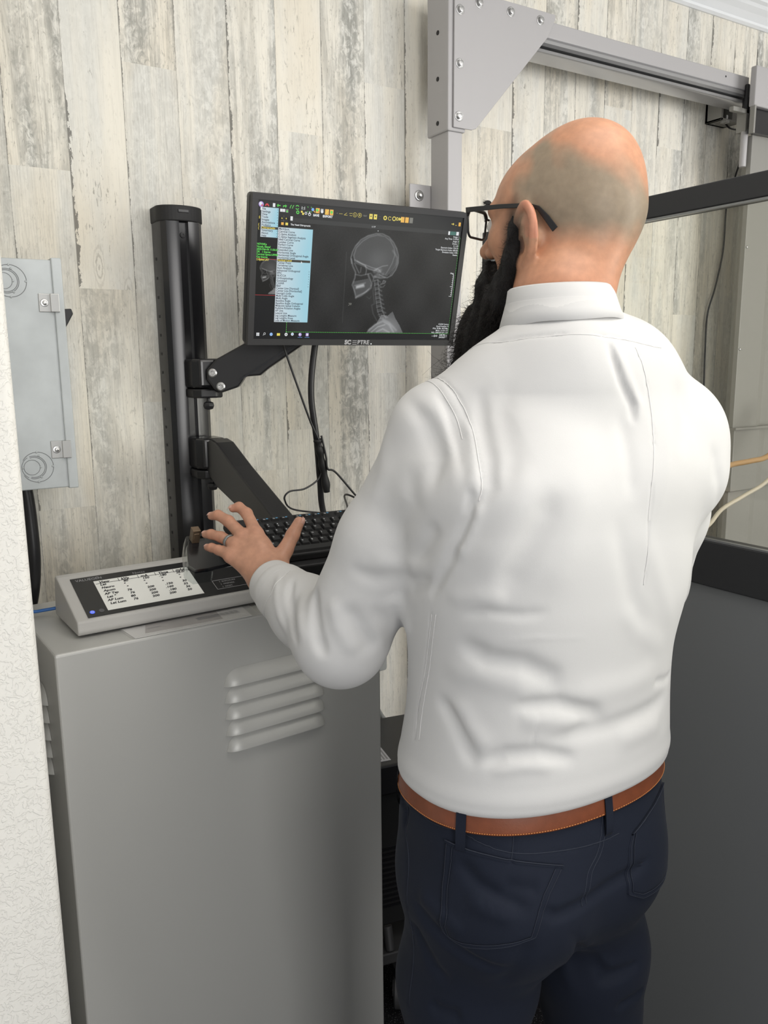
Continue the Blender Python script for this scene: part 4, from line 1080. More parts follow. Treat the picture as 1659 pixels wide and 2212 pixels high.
def skull(fn, dst, amp=1.0, wk=1.0):
    wk *= 1.2; amp *= .95
    T_ = lambda L: [fn(*q) for q in L]
    def st(L, w, a): stroke(T_(L), w * wk, a * amp, dst, raw=True)
    vault = [(762, 560), (757, 520), (768, 480), (790, 435), (828, 392), (880, 362), (940, 347), (985, 350), (1030, 372), (1062, 410), (1085, 455), (1097, 505), (1095, 560), (1078, 605), (1050, 645), (1015, 664), (985, 655), (960, 640)]
    inner = [(785, 545), (778, 505), (795, 450), (840, 402), (890, 372), (945, 358), (1000, 366), (1040, 400), (1066, 450), (1072, 500), (1052, 560), (1030, 600), (1005, 640)]
    m = inpoly(T_([(770, 500), (800, 420), (880, 362), (960, 350), (1040, 385), (1085, 455), (1095, 560), (1015, 655), (930, 615), (860, 590), (785, 560)])); dst[m] += .050 * amp
    c = T_([(950, 540)])[0]; dst += .045 * amp * np.exp(-(((gp[:, 0] - c[0]) / (.022 * wk)) ** 2 + ((gp[:, 1] - c[1]) / (.020 * wk)) ** 2)) * m
    st(vault, .0011, .115); st(inner, .0010, .07); st([(1058, 470), (1090, 520), (1080, 580), (1040, 640)], .0020, .06)
    st([(785, 535), (830, 560), (870, 575), (905, 590), (940, 600), (985, 580), (1020, 575)], .0009, .11); st([(800, 545), (850, 572), (880, 600), (920, 612), (950, 600), (970, 622)], .0012, .12)
    st([(760, 530), (770, 580), (790, 625), (785, 665), (775, 690), (766, 715), (780, 750), (792, 806)], .0013, .10); st([(782, 560), (800, 600), (815, 630)], .0010, .09)
    st([(860, 575), (868, 610), (862, 640)], .0010, .10); st([(790, 640), (830, 648), (862, 640), (900, 632)], .0010, .08); st([(830, 590), (825, 625)], .0010, .07)
    st([(792, 806), (830, 790), (870, 762), (900, 735), (905, 705), (890, 670), (880, 640)], .0016, .11); st([(800, 795), (850, 772), (885, 745)], .0012, .08)
    mj = inpoly(T_([(770, 690), (830, 680), (880, 670), (905, 720), (870, 765), (795, 806), (775, 750)])); dst[mj] += .055 * amp
    st([(800, 728), (845, 716)], .0020, .34); st([(795, 738), (850, 726)], .0016, .15); st([(785, 720), (860, 700)], .0012, .08)
    for x_, y_ in ((940, 610), (955, 622), (968, 608), (945, 640), (925, 620), (960, 650), (985, 640), (930, 655)):
        c = T_([(x_, y_)])[0]; dst += .085 * amp * np.exp(-(((gp[:, 0] - c[0]) / (.0032 * wk)) ** 2 + ((gp[:, 1] - c[1]) / (.0030 * wk)) ** 2))
    st([(905, 640), (920, 665), (915, 690)], .0012, .09); st([(925, 655), (965, 665), (1000, 662)], .0016, .10)
    st([(970, 710), (1000, 700), (1005, 690), (990, 684), (985, 696)], .0010, .13); st([(965, 735), (990, 728), (1000, 715)], .0008, .08)
    sp_ = [(938, 680), (940, 712), (944, 745), (946, 778), (950, 810), (954, 840), (958, 870), (965, 902), (978, 935), (990, 960)]
    for k, (x_, y_) in enumerate(sp_[:-1]):
        x2, y2 = sp_[k + 1]; wv = 17 + k
        st([(x_ - wv * .7, y_ + 4), (x_ + wv * .6, y_ - 2)], .0010, .085); st([(x_ - wv * .7, y_ + 4), (x2 - wv * .75, y2 - 6)], .0009, .06); st([(x_ + wv * .7, y_), (x2 + wv * .7, y2 - 8)], .0012, .09)
        st([(x_ - wv * .6, y2 - 6), (x_ + wv * .5, y2 - 12)], .0009, .06); st([(x_ + wv * .9, y_ + 4), (x_ + wv * 1.7, y_ + 14)], .0012, .07)
    st([(930, 690), (915, 760), (925, 850), (905, 860), (915, 920), (945, 975)], .0011, .035)
    sh_ = inpoly(T_([(975, 930), (1020, 935), (1055, 905), (1075, 955), (1105, 1005), (1128, 1058), (865, 1058), (885, 1030), (940, 990)])); dst[sh_] += .07 * amp
    c = T_([(1010, 1025)])[0]; dst[sh_] += (.14 * amp * np.exp(-(((gp[:, 0] - c[0]) / (.030 * wk)) ** 2 + ((gp[:, 1] - c[1]) / (.020 * wk)) ** 2)))[sh_]
    st([(885, 1040), (930, 1000), (985, 975), (1030, 1000), (1060, 1050)], .0020, .12); st([(900, 1055), (950, 1015), (1000, 1000)], .0012, .14); st([(985, 960), (1030, 985), (1080, 1040)], .0020, .10); st([(940, 1050), (985, 1030), (1030, 1055)], .0015, .12)
skull(pz, ray_)
stroke([(725, 480), (712, 700), (695, 985)], .0006, .028, ray_); stroke([(870, 800), (890, 815), (900, 800)], .0008, .03, ray_)
view = (gp[:, 0] > -.1660) & (gp[:, 1] > -.1195) & (gp[:, 1] < .0965)
rng = np.random.default_rng(3)
ray_ = np.clip(ray_ + rng.normal(size=len(gp)) * .0025, -.01, 1)
img[view] += (ray_[view][:, None]) * V3(.96, .98, 1.0)
# thumbnail: the same picture, small
tn = np.zeros(len(gp)); cx0, cy0 = pz(930, 640)
skull(lambda a, b: (-.2065 + (pz(a, b)[0] - cx0) * .37, -.0030 + (pz(a, b)[1] - cy0) * .33), tn, .75, .40)
rect(-.2384, -.0465, -.1935, .0240, V3(.006, .006, .006)); mt = (gp[:, 0] < -.1935) & (gp[:, 1] > -.0465) & (gp[:, 1] < .024); img[mt] += tn[mt][:, None]
def menu(x0, y0, x1, y1):
    m = (gp[:, 0] >= x0) & (gp[:, 0] <= x1) & (gp[:, 1] >= y0) & (gp[:, 1] <= y1)
    u = ((gp[m, 0] - x0) / (x1 - x0)); v_ = (y1 - gp[m, 1]) / (y1 - y0); w = np.clip(u * 1.15 - .1 + .15 * np.sin(v_ * 3), 0, 1)[:, None]
    img[m] = V3(.62, .68, .72) * (1 - w) + V3(.34, .60, .70) * w
menu(-.2302, .0655, -.1945, .1206); menu(-.1941, -.0993, -.1195, .0858)
g_me = mesh_np('screen', np.concatenate([gp, np.zeros((len(gp), 1))], 1), np.array([(j * NU + i, j * NU + i + 1, (j + 1) * NU + i + 1, (j + 1) * NU + i) for j in range(NV - 1) for i in range(NU - 1)]))
set_color(g_me, 'Scr', np.clip(img, 0, 1))
ms = bpy.data.materials.new('lit_screen'); ms.use_nodes = True; b_ = ms.node_tree.nodes['Principled BSDF']; b_.inputs['Base Color'].default_value = (.004, .004, .004, 1); b_.inputs['Roughness'].default_value = .35; b_.inputs['Specular IOR Level'].default_value = .22
a_ = ms.node_tree.nodes.new('ShaderNodeAttribute'); a_.attribute_name = 'Scr'; ms.node_tree.links.new(a_.outputs['Color'], b_.inputs['Emission Color']); b_.inputs['Emission Strength'].default_value = 1.0
scr = put('screen', g_me, ms, mon, matrix=MM)
def em(name, c, s=1.0): return mat(name, (.004, .004, .004), rough=.4, emit=(c, s))
PAL = [em('pixel_dark', (.03, .045, .07)), em('pixel_white', (.72, .74, .76)), em('pixel_green', (.10, .62, .08)), em('pixel_yellow', (.75, .62, .10)), em('pixel_red', (.55, .03, .04)),
       em('pixel_orange', (.78, .42, .06)), em('pixel_blue', (.16, .38, .80)), em('pixel_black', (.02, .018, .012)), em('pixel_dim', (.16, .16, .14)), em('pixel_violet', (.42, .30, .70)), em('pixel_teal', (.03, .13, .11))]
sb = MB()
def T(s, x, y, size, c, align='LEFT', bold=0.00012, d=.0004):
    v, f = text_geo(s, size, align, bold); sb.add([(q[0] + x, q[1] + y, d) for q in v], f, c)
def Rr(x0, y0, x1, y1, c, d=.0003):
    sb.add([(x0, y0, d), (x1, y0, d), (x1, y1, d), (x0, y1, d)], [(0, 1, 2, 3)], c)
def Ln(pts, w, c, d=.0003):
    for i in range(len(pts) - 1):
        a = Vector((*pts[i], 0)); b = Vector((*pts[i + 1], 0)); n_ = (b - a).normalized().cross(Vector((0, 0, 1))) * w / 2
        sb.add([(a.x + n_.x, a.y + n_.y, d), (b.x + n_.x, b.y + n_.y, d), (b.x - n_.x, b.y - n_.y, d), (a.x - n_.x, a.y - n_.y, d)], [(0, 1, 2, 3)], c)
def Circ(x, y, r, w, c, n=16, a0=0, a1=360): Ln([(x + r * math.cos(math.radians(a0 + (a1 - a0) * i / n)), y + r * math.sin(math.radians(a0 + (a1 - a0) * i / n))) for i in range(n + 1)], w, c)
def Disc(x, y, r, c, n=14, d=.0003): sb.add([(x + r * math.cos(2 * math.pi * i / n), y + r * math.sin(2 * math.pi * i / n), d) for i in range(n)], [tuple(range(n))], c)
m1 = ['File', 'Settings', 'View', 'Tools', 'Images', 'Annotations', 'Podiatry', 'Chiropractic', 'Veterinary', 'About', 'Help']
for i, s in enumerate(m1):
    y = .1178 - i * .00497
    if s == 'Chiropractic': Rr(-.2295, y - .0023, -.1948, y + .0023, 7, .00025)
    T(s, -.2292, y, .0056, 3 if s == 'Chiropractic' else 0)
    Ln([(-.1972, y + .0008), (-.1960, y), (-.1972, y - .0008)], .0006, 0)
m2 = ['MarkSpot', 'Cervical Curve', 'C-Spine Analysis', 'C-Spine Segment Analysis', 'Ideal Cervical Curve', 'Lumbar Curve', 'Perfect Curve', 'Circumscale', 'Extended Line', 'Horizontal Angle', 'Horizontal Orthogonal Angle',
      'Horizontal Level', 'Vertical Level', 'Center Point', 'Vertebrae Line', 'Ilium Analysis', 'Advanced Orthogonal', 'EPIC', 'NUCCA', 'Orthospinology', 'Gonstead', 'CLEAR', 'Blair', 'Center Line [Vertical]', 'Center Line [Horizontal]',
      "George's Lines", 'Multi Cobb Angle', 'Multi Angle', 'Baseline Angle', 'Baseline Angle Orthogonal', 'Midpoint Spinal Column', 'Relative Rotation Angles', 'AP Line', 'Lateral Line', 'Leg Lengths Measure', 'Leg Lengths Knee', 'Loss of Motion Measure']
for i, s in enumerate(m2):
    y = .0830 - i * .00499
    if s == 'Vertical Level': Rr(-.1930, y - .0024, -.1215, y + .0022, 7, .00025)
    T(s, -.1928, y, .0056, 3 if s == 'Vertical Level' else 0)
    if 16 <= i <= 22: Ln([(-.1232, y + .0008), (-.1220, y), (-.1232, y - .0008)], .0006, 0)
sb.add([(-.1415, .0236, .0005), (-.1415, .0190, .0005), (-.1385, .0200, .0005)], [(0, 1, 2)], 1)
for i, s in enumerate(['NOVAKe', 'Novak, Elena?', '2025-Feb-06 11:56:36', 'DR   1 Images', 'Cervical Spine-UPPER', 'Key Images']): T(s, -.2378, .0520 - i * .0049, .0052, 2, bold=.00016)
T('C-Spine LAT', -.2380, .0225, .0052, 3, bold=.00016)
Ln([(-.1941, .0240), (-.2380, .0240), (-.2380, -.0465), (-.1941, -.0465)], .0006, 4)
# viewport border
n_ = 9
for i in range(n_):
    if i % 2 == 0: Ln([(-.1662, -.1000 - i * .0022), (-.1662, -.1000 - (i + 1) * .0022)], .0010, 2)
for i in range(96): Ln([(-.1662 + i * .00424, -.1200), (-.1662 + i * .00424 + .0028, -.1200)], .0007, 2)
for i in range(40): Ln([(.2355, -.118 + i * .0053), (.2355, -.1145 + i * .0053)], .0005, 2)
# tool bars (two rows of pictograms)
Disc(-.2315, .1258, .0052, 9); Disc(-.2325, .1268, .0030, 1, d=.0004); Disc(-.2297, .1240, .0018, 4, d=.0004)
Ln([(-.2230, .1235), (-.2195, .1275), (-.2155, .1235)], .0026, 4); Rr(-.2075, .1225, -.2025, .1295, 1)
for k, x in enumerate((-.1950, -.1825)):
    sx = -1 if k == 0 else 1
    Circ(x - sx * .0005, .1235, .0028, .0014, 2, 10, 0 if k else 180, 90 if not k else 180); Ln([(x + sx * .002, .1262), (x - sx * .0035, .1262)], .0016, 2); Ln([(x + sx * .0040, .1262), (x + sx * .0012, .1285), (x + sx * .0012, .1240), (x + sx * .004, .1262)], .0008, 2)
for x in (-.1715, -.1665): Ln([(x, .1225), (x + .001, .126), (x + .003, .129)], .0012, 2)
Circ(-.1560, .1260, .0032, .0013, 2, 10, 20, 160); Circ(-.1560, .1250, .0032, .0013, 2, 10, 200, 340); T('1:1', -.1480, .1248, .0080, 1)
for dx, dy in ((0, 0), (.0075, 0), (0, -.0085), (.0075, -.0085)): Ln([(-.1340 + dx, .1288 + dy), (-.1325 + dx, .1270 + dy)], .0010, 2)
Disc(-.1225, .1240, .0030, 6); Ln([(-.1205, .1222), (-.1175, .1190)], .0016, 5); Rr(-.1160, .1180, -.1075, .1275, 5); Disc(-.1128, .1235, .0026, 2, d=.0004); Ln([(-.111, .122), (-.108, .119)], .001, 4, .0004)
Disc(-.1020, .1215, .0030, 1); [Ln([(-.1045 + i * .0015, .122), (-.1045 + i * .0015, .1268)], .0010, 1) for i in range(4)]
Rr(-.0955, .1165, -.0870, .1270, 5); Ln([(-.0945, .118), (-.088, .126)], .0014, 3, .0004); Rr(-.0850, .1165, -.0770, .1270, 5); Disc(-.081, .122, .0028, 2, d=.0004)
Rr(-.0690, .121, -.0683, .1217, 1); Rr(-.0640, .1205, -.0560, .1210, 3); Ln([(-.0465, .1235), (-.0525, .1190), (-.0450, .1190)], .0006, 3); Ln([(-.0340, .1235), (-.0410, .1228)], .0006, 3); Ln([(-.0400, .1190), (-.0345, .1185)], .0006, 3)
Circ(-.0280, .1210, .0042, .0006, 3); T('L', -.0292, .1210, .0052, 3); Circ(-.0170, .1210, .0042, .0006, 3); T('R', -.0184, .1210, .0052, 3); T('TEXT', -.0090, .1205, .0038, 8)
for x in (.0055, .0160): Rr(x, .1155, x + .0075, .1255, 3); Rr(x + .0025, .1195, x + .005, .1222, 7, .0004)
Rr(.0275, .117, .0325, .1172, 8); Rr(.0275, .122, .0325, .1222, 8); Circ(.0430, .1200, .0036, .0022, 3, 6); Circ(.0540, .1198, .0036, .0009, 3, 8, 30, 330); Circ(.0645, .1200, .0038, .0016, 3)
T('DM', .0695, .1198, .0085, 3, bold=.0003); Rr(.0810, .1140, .0895, .1250, 5); Rr(.0915, .1140, .1000, .1250, 5); Rr(.1020, .114, .1105, .125, 8)
Ln([(.1590 + .050, .1195), (.1650 + .050, .1195)], .0014, 3); Ln([(.2130, .1215), (.2155, .1195), (.2130, .1175)], .0012, 3); Rr(.2190, .1170, .2230, .1178, 3); Rr(.2275, .1160, .2330, .1240, 5)
for x in (-.2325, -.2268 + .0348, -.1865): Rr(x, .1150, x + .0052, .1205, 1)
Rr(-.1800, .1140, -.1745, .1205, 8); Disc(-.1772, .1165, .0018, 2, d=.0004); Circ(-.1545, .1165, .0026, .0018, 2, 10); Rr(-.1480, .1165, -.1440, .1200, 3); Rr(-.1450, .1125, -.1410, .1165, 3)
Circ(-.1370, .1160, .0022, .0012, 1, 8); Circ(-.1290, .1145, .0026, .0012, 1, 8); Ln([(-.129, .115), (-.129, .120)], .0016, 1); T('SAVE', -.1210, .1135, .0058, 1, bold=.0003); T('EXPORT', -.1000, .1130, .0058, 1, bold=.0003)
Rr(-.1695, .1000, -.1645, .1080, 1); Rr(.0265 - .006, .1005, .0275 - .006, .1022, 1); Rr(.0262 + .002, .0925, .0278 + .002, .0940, 1)
for x, c in ((-.1885, 5), (-.1795, 3)): Rr(x, .0905, x + .0055, .0955, c)
for x in (-.1885, -.1795): T('a', x, .1035, .0055, 3)
Ln([(-.1835, .0890), (-.1835, .1085)], .0004, 8); Ln([(-.190, .0985), (-.175, .0985)], .0004, 8); T('S', -.2355, .1015, .0065, 3); T('(', -.2360, .0885, .0065, 3); T('(', -.2360, .0820, .0065, 3)
T('The Vetel Chiropractic', -.1685, .0925, .0046, 1); T('1 / 1', .0130, .1005, .0045, 1)
Rr(.2035, .0965, .2078, .1040, 1); Rr(.2085, .0965, .2235, .1040, 10); Rr(.2245, .0965, .2310, .1040, 1)
for i, s in enumerate(['Image: 1', 'Acq Time: 11:59:01', 'Angle: 0', 'Zoom: 1', 'S: 1.59', 'Exposure Index: 124.10', 'Target Exposure Index: 600.00', 'Deviation Index: 4.90', 'Seems']): T(s, .2335, .0930 - i * .0048, .0047, 1, 'RIGHT', .00005)
for i, s in enumerate(['CLEAR System', 'Brand Analyze 15', 'KVp: 78 Ma: 40.0 Mas:', 'MAG: 1.0 W: 511', 'W/L: 2089.00 X/Y: 1.01']): T(s, .2345, -.0985 - i * .0048, .0047, 1, 'RIGHT', .00005)
Ln([(.2290, .0140), (.2310, .0100), (.2310, -.0360)], .0009, 1)
for i in range(12): Ln([(.2310, .0120 - i * .0043), (.2310 - (.0065 if i in (6, 11) else .0030), .0120 - i * .0043)], .0008, 1)
T('10cm', .2210, .0150, .0042, 1)
v, f = text_geo('R', .011, 'CENTER'); sb.add([(-.0237 + q[1], -.0595 - q[0], .0004) for q in v], f, 8)
# task bar
for dx in (0, .0034):
    for dy in (0, .0034): Rr(-.2312 + dx, -.1285 + dy, -.2283 + dx, -.1256 + dy, 1)
Circ(-.2135, -.1240, .0020, .0007, 1, 10); Ln([(-.2150, -.1256), (-.2168, -.1275)], .0008, 1); Disc(-.1990, -.1252, .0034, 6); Circ(-.1990, -.1252, .0022, .0010, 1, 8, 20, 330)
Rr(-.1865, -.1280, -.1795, -.1228, 3); Disc(-.1660, -.1252, .0034, 1); Disc(-.1660, -.1252, .0012, 7, d=.0004); Disc(-.1520, -.1245, .0032, 1); Disc(-.1520, -.1245, .0014, 6, d=.0004)
Disc(-.1345, -.1252, .0036, 9); Disc(-.1355, -.1245, .0020, 1, d=.0004); Rr(-.1215, -.1285, -.1150, -.1220, 9); Disc(-.1180, -.1250, .0022, 1, d=.0004); Rr(-.1395, -.1312, -.1295, -.1306, 6); Rr(-.1235, -.1312, -.1130, -.1306, 6)
T('2:08 PM', .2190, -.1232, .0046, 1, 'CENTER'); T('2/4/2025', .2190, -.1283, .0046, 1, 'CENTER'); Ln([(.1915, -.1262), (.1930, -.1248), (.1945, -.1262)], .0006, 1); Circ(.1990, -.1252, .0020, .0010, 1, 8); Circ(.2045, -.1252, .0018, .0008, 1, 6); Ln([(.2275, -.1275), (.2275, -.1232), (.2320, -.1232), (.2320, -.1275), (.2275, -.1275)], .0005, 1)
sb.build('menu_graphics', PAL, scr, matrix=MM)

# ---------------------------------------------------------------- spring arms on the track
def arm_box(mb, a, b, ha, hb, w, mi=0, lift=0.0, off=0.0):
    a = Vector(a); b = Vector(b); d = (b - a).normalized(); s = d.cross(Vector((0, 0, 1))).normalized(); u = s.cross(d)
    L = (b - a).length; M = Matrix((d, u, s)).transposed().to_4x4(); M.translation = a + s * off
    return M, L
def spring_arm(name, label, a, b, hinge_c, shape):
    M, L = arm_box(None, a, b, 0, 0, 0)
    mb = MB(); mb.prism(shape(L), -.022, .022, 0, M); t = mb.build(name, M_blk, lt, bevel=.004, seg=3); t['label'] = label
    hx, hy, hz0, hz1 = hinge_c
    mb = MB()
    mb.prism([(hx - .034, hy + .030), (hx - .034, hy - .018), (hx - .022, hy - .038), (hx + .014, hy - .044), (hx + .032, hy - .034), (hx + .032, hy + .030)], hz0 + .018, hz1 + .006, 0); mb.build('pivot_block', M_blk_gloss, t, bevel=.007, seg=3)
    mb = MB(); mb.prism([(hx - .033, hy + .030), (hx - .033, hy - .017), (hx - .021, hy - .037), (hx + .014, hy - .043), (hx + .031, hy - .033), (hx + .031, hy + .030)], hz0 - .004, hz0 + .0165, 0); mb.build('pivot_collar', M_blk, t, bevel=.004)
    mb = MB(); K = Matrix.Translation((hx - .004, hy - .034, hz0 - .018))
    mb.lathe([(.004, .014), (.005, .006), (.011, .004), (.013, -.003), (.010, -.010), (.003, -.012)], n=7, M=K); mb.build('tightening_knob', M_blk, t, bevel=.001)
    return t, M, L
ua, ub = (.655, 1.745, 1.545), (.885, 1.625, 1.690)
tU, MU, LU = spring_arm('monitor_arm', 'upper spring arm reaching up to the monitor', ua, ub, (.634, 1.800, 1.498, 1.575),
    lambda L: [(-.028, -.020), (-.020, -.034), (.020, -.042), (.045, -.030), (.075, -.044), (.10, -.040), (L, -.026), (L + .01, .0), (L, .028), (.01, .034), (-.020, .024), (-.030, .006)])
for u, v_ in ((-.012, .012), (-.012, -.022)):
    mb = MB(); mb.lathe([(.0095, 0), (.0095, .0015), (.007, .003), (.0045, .003), (.0035, .001)], n=20, M=MU @ Matrix.Translation((u, v_, .022))); mb.build('arm_bolt', M_steel, tU, auto=30)
mb = MB(); mb.prism([(.03, -.032), (LU, -.020), (LU, -.017), (.03, -.028)], .0215, .0232, 0, MU); mb.build('cover_edge', M_blk_gloss, tU)
mb = MB(); mb.tube([(.885, 1.625, 1.690), (.890, 1.600, 1.722)], .022, n=18); mb.build('tilt_joint', M_blk, tU, auto=40)
la, lb_ = (.642, 1.745, 1.362), (.652, 1.400, 1.238)
tL, ML_, LL = spring_arm('keyboard_arm', 'lower spring arm sloping down to the keyboard tray', la, lb_, (.634, 1.800, 1.315, 1.398),
    lambda L: [(-.035, -.030), (.0, -.046), (.05, -.050), (L, -.022), (L + .01, .0), (L, .022), (.12, .036), (.02, .046), (-.015, .040), (-.035, .015)])
for sgn in (-1,):
    mb = MB(); mb.lathe([(.0095, 0), (.0095, .0015), (.007, .003), (.0045, .003), (.0035, .001)], n=20, M=ML_ @ Matrix.Translation((-.005, .018, -.0225)) @ Matrix.Rotation(math.pi, 4, 'X')); mb.build('arm_bolt', M_steel, tL, auto=30)
mb = MB(); mb.prism([(.075, .024), (.10, .030), (.20, .020), (LL - .02, .006), (LL - .02, -.006), (.20, -.020), (.10, -.024), (.075, -.010)], -.0245, -.0215, 0, ML_); mb.build('arm_cover', M_blk_matt, tL, bevel=.001)

# ---------------------------------------------------------------- keyboard on its tray
KR = rotz(.00918132) @ roty(.01704) @ rotx(.41667889)
KM = Matrix([list(KR[0]) + [.62025269], list(KR[1]) + [1.26562059], list(KR[2]) + [1.26048516], [0, 0, 0, 1]])
k_ = .01905
kb = thing('keyboard', 'black keyboard with white letters tilted towards the man, under his hands', 'keyboard', (.72, 1.28, 1.25))
KX0, KX1, KY0, KY1 = -6 * k_ - .009, 16.75 * k_ + .006, -1.62 * k_, 4.75 * k_
mb = MB(); mb.prism(rounded(KX1 - KX0, KY1 - KY0, .006, 4, (KX0 + KX1) / 2, (KY0 + KY1) / 2), -.020, -.0045, 0, KM); mb.build('base', M_blk_matt, kb, bevel=.003)
M_key = mat('key_plastic', (.016, .016, .017), rough=.42); M_leg = mat('key_legend', (.55, .56, .58), rough=.6); M_legb = mat('key_legend_blue', (.10, .35, .60), rough=.6)
ROWS = [
    (3, [('`', -5.5, 1)] + [(c, -4.5 + i, 1) for i, c in enumerate('1234567890-=')] + [('Back', 8, 2)]),
    (2, [('Tab', -5.25, 1.5)] + [(c, -4 + i, 1) for i, c in enumerate('QWERTYUIOP[]')] + [('\\', 8.25, 1.5)]),
    (1, [('Caps', -5.125, 1.75)] + [(c, -3.75 + i, 1) for i, c in enumerate("ASDFGHJKL;'")] + [('Enter', 7.875, 2.25)]),
    (0, [('Shift', -4.875, 2.25)] + [(c, -3.25 + i, 1) for i, c in enumerate('ZXCVBNM,./')] + [('Shift', 7.625, 2.75)]),
    (-1, [('Ctrl', -5.375, 1.25), ('', -4.125, 1.25), ('Alt', -2.875, 1.25), ('', .875, 6.25), ('Alt', 4.625, 1.25), ('', 5.875, 1.25), ('', 7.125, 1.25), ('Ctrl', 8.375, 1.25)]),
    (4.1, [('Esc', -5.5, 1)] + [('F%d' % (i + 1), x, 1) for i, x in enumerate((-3.5, -2.5, -1.5, -.5, 1, 2, 3, 4, 5.5, 6.5, 7.5, 8.5))])]
for r_ in (3, 2): ROWS.append((r_, [(s, 9.8 + i, 1) for i, s in enumerate(('Ins', 'Hm', 'Up') if r_ == 3 else ('Del', 'End', 'Dn'))]))
ROWS += [(0, [('', 10.8, 1)]), (-1, [('', 9.8, 1), ('', 10.8, 1), ('', 11.8, 1)])]
for r_, L_ in ((3, '/*-'), (2, '789'), (1, '456'), (0, '123')): ROWS.append((r_, [(c, 13.1 + i, 1) for i, c in enumerate(L_)]))
for row, keys in ROWS:
    hh = .62 if row == 4.1 else 1
    for s, x, w in keys:
        mb = MB(); cx_, cy_ = x * k_, (row if row != 4.1 else 4.1) * k_
        a, b = w * k_ / 2 - .0014, hh * k_ / 2 - .0014; a2, b2 = a - .0018, b - .0016
        vs_ = [(-a, -b, -.006), (a, -b, -.006), (a, b, -.006), (-a, b, -.006), (-a2, -b2 + .0006, 0), (a2, -b2 + .0006, 0), (a2, b2, 0), (-a2, b2, 0)]
        mb.add([(cx_ + q[0], cy_ + q[1], q[2]) for q in vs_], [(3, 2, 1, 0), (4, 5, 6, 7), (0, 1, 5, 4), (1, 2, 6, 5), (2, 3, 7, 6), (3, 0, 4, 7)], 0, KM)
        if s:
            v, f = text_geo(s, .0052 if len(s) == 1 else .0038, 'LEFT', .0001)
            mb.add([(cx_ - a2 + .0016 + q[0], cy_ + b2 - .0042 + q[1], .0001) for q in v], f, 1, KM)
            if s in '1234567890':
                v, f = text_geo('!@#$%^&*()'['1234567890'.index(s)], .0040, 'LEFT'); mb.add([(cx_ - a2 + .0016 + q[0], cy_ - b2 + .0036 + q[1], .0001) for q in v], f, 1, KM)
            if s[0] == 'F' and len(s) > 1: mb.box((cx_ + .001, cy_ - .001, 0), (cx_ + .005, cy_ + .001, .0001), 2, KM)
        mb.build('key', [M_key, M_leg, M_legb], kb)
mb = MB(); mb.tube(spline([(.80, 1.385, 1.297), (.80, 1.45, 1.30), (.88, 1.60, 1.232), (.7691, 1.62, 1.246), (.7415, 1.62, 1.2716), (.7533, 1.62, 1.2892), (.7934, 1.62, 1.2929), (.8313, 1.622, 1.3159), (.8400, 1.628, 1.355), (.828, 1.628, 1.395)], 12), .0021, n=8)
mb.build('cord', M_blk, kb, smooth=True)
tr = thing('keyboard_tray', 'black tilted tray under the keyboard with a clear side clip at its left', 'tray', (.72, 1.30, 1.22))
mb = MB(); mb.prism(rounded(KX1 - KX0 + .03, KY1 - KY0 + .020, .012, 4, (KX0 + KX1) / 2 + .022, (KY0 + KY1) / 2 - .004), -.046, -.0205, 0, KM); mb.build('board', M_blk_matt, tr, bevel=.003)
mb = MB(); mb.box((-.01, -.01, -.085), (.075, .10, -.046), 0, KM); mb.build('tray_bracket', M_blk, tr, bevel=.004)
mb = MB(); mb.prism([(-.205, .022), (-.190, .075), (-.180, .095), (-.118, .104), (-.118, .020), (-.175, .010), (-.198, .010)], -.050, -.042, 0, KM); mb.build('side_plate', M_blk_gloss, tr, bevel=.001)
mb = MB(); mb.prism([(-.212, .018), (-.196, .078), (-.184, .100), (-.150, .104), (-.150, .098), (-.181, .094), (-.192, .074), (-.206, .020), (-.199, .004), (-.170, .004), (-.170, -.002), (-.203, -.002)], -.062, -.036, 0, KM)
mb.build('clear_clip', glass_mat('clear_acrylic', (.86, .88, .88)), tr)
mb = MB(); mb.box((-.178, .085, -.042), (-.164, .100, -.016), 0, KM); mb.box((-.176, .084, -.034), (-.166, .086, -.022), 0, KM); mb.build('brass_catch', mat('brown_metal', (.20, .14, .09), rough=.35, metal=.6), tr, bevel=.002)

# cables under the monitor
for nm, pts, r_, lab in (
    ('monitor_cable', [(.84, 1.60, 1.70), (.8254, 1.62, 1.6031), (.8134, 1.62, 1.5029), (.8242, 1.62, 1.4001), (.840, 1.64, 1.31), (.8529, 1.65, 1.225), (.885, 1.63, 1.12), (.905, 1.66, .90)], .0072, 'thick black cable hanging from the monitor down behind the keyboard'),
    ('mouse_cable', [(.74, 1.605, 1.615), (.7527, 1.615, 1.5913), (.7829, 1.612, 1.5038), (.806, 1.610, 1.44), (.8242, 1.608, 1.3985), (.826, 1.606, 1.385)], .0024, 'thin black cable slanting from the monitor arm to the cable bundle'),
    ('loose_cable', [(.829, 1.606, 1.41), (.8384, 1.604, 1.3627), (.842, 1.604, 1.335), (.8647, 1.606, 1.3238), (.9242, 1.60, 1.2537), (.98, 1.58, 1.19), (1.02, 1.56, 1.10)], .0024, 'thin black cable leaving the bundle down to the right')):
    mb = MB(); mb.tube(spline(pts, 10), r_, n=10); tag(mb.build(nm, M_blk, smooth=True), lab, 'cable')
mb = MB(); mb.tube(spline([(.822, 1.612, 1.402), (.828, 1.613, 1.375), (.838, 1.616, 1.330), (.846, 1.618, 1.28)], 8), [.0085 + .0015 * math.sin(i) for i in range(25)], n=12, flat=1.0)
tag(mb.build('cable_wrap', M_blk_matt, smooth=True), 'black wrap bundling the cables above the keyboard', 'cable wrap')

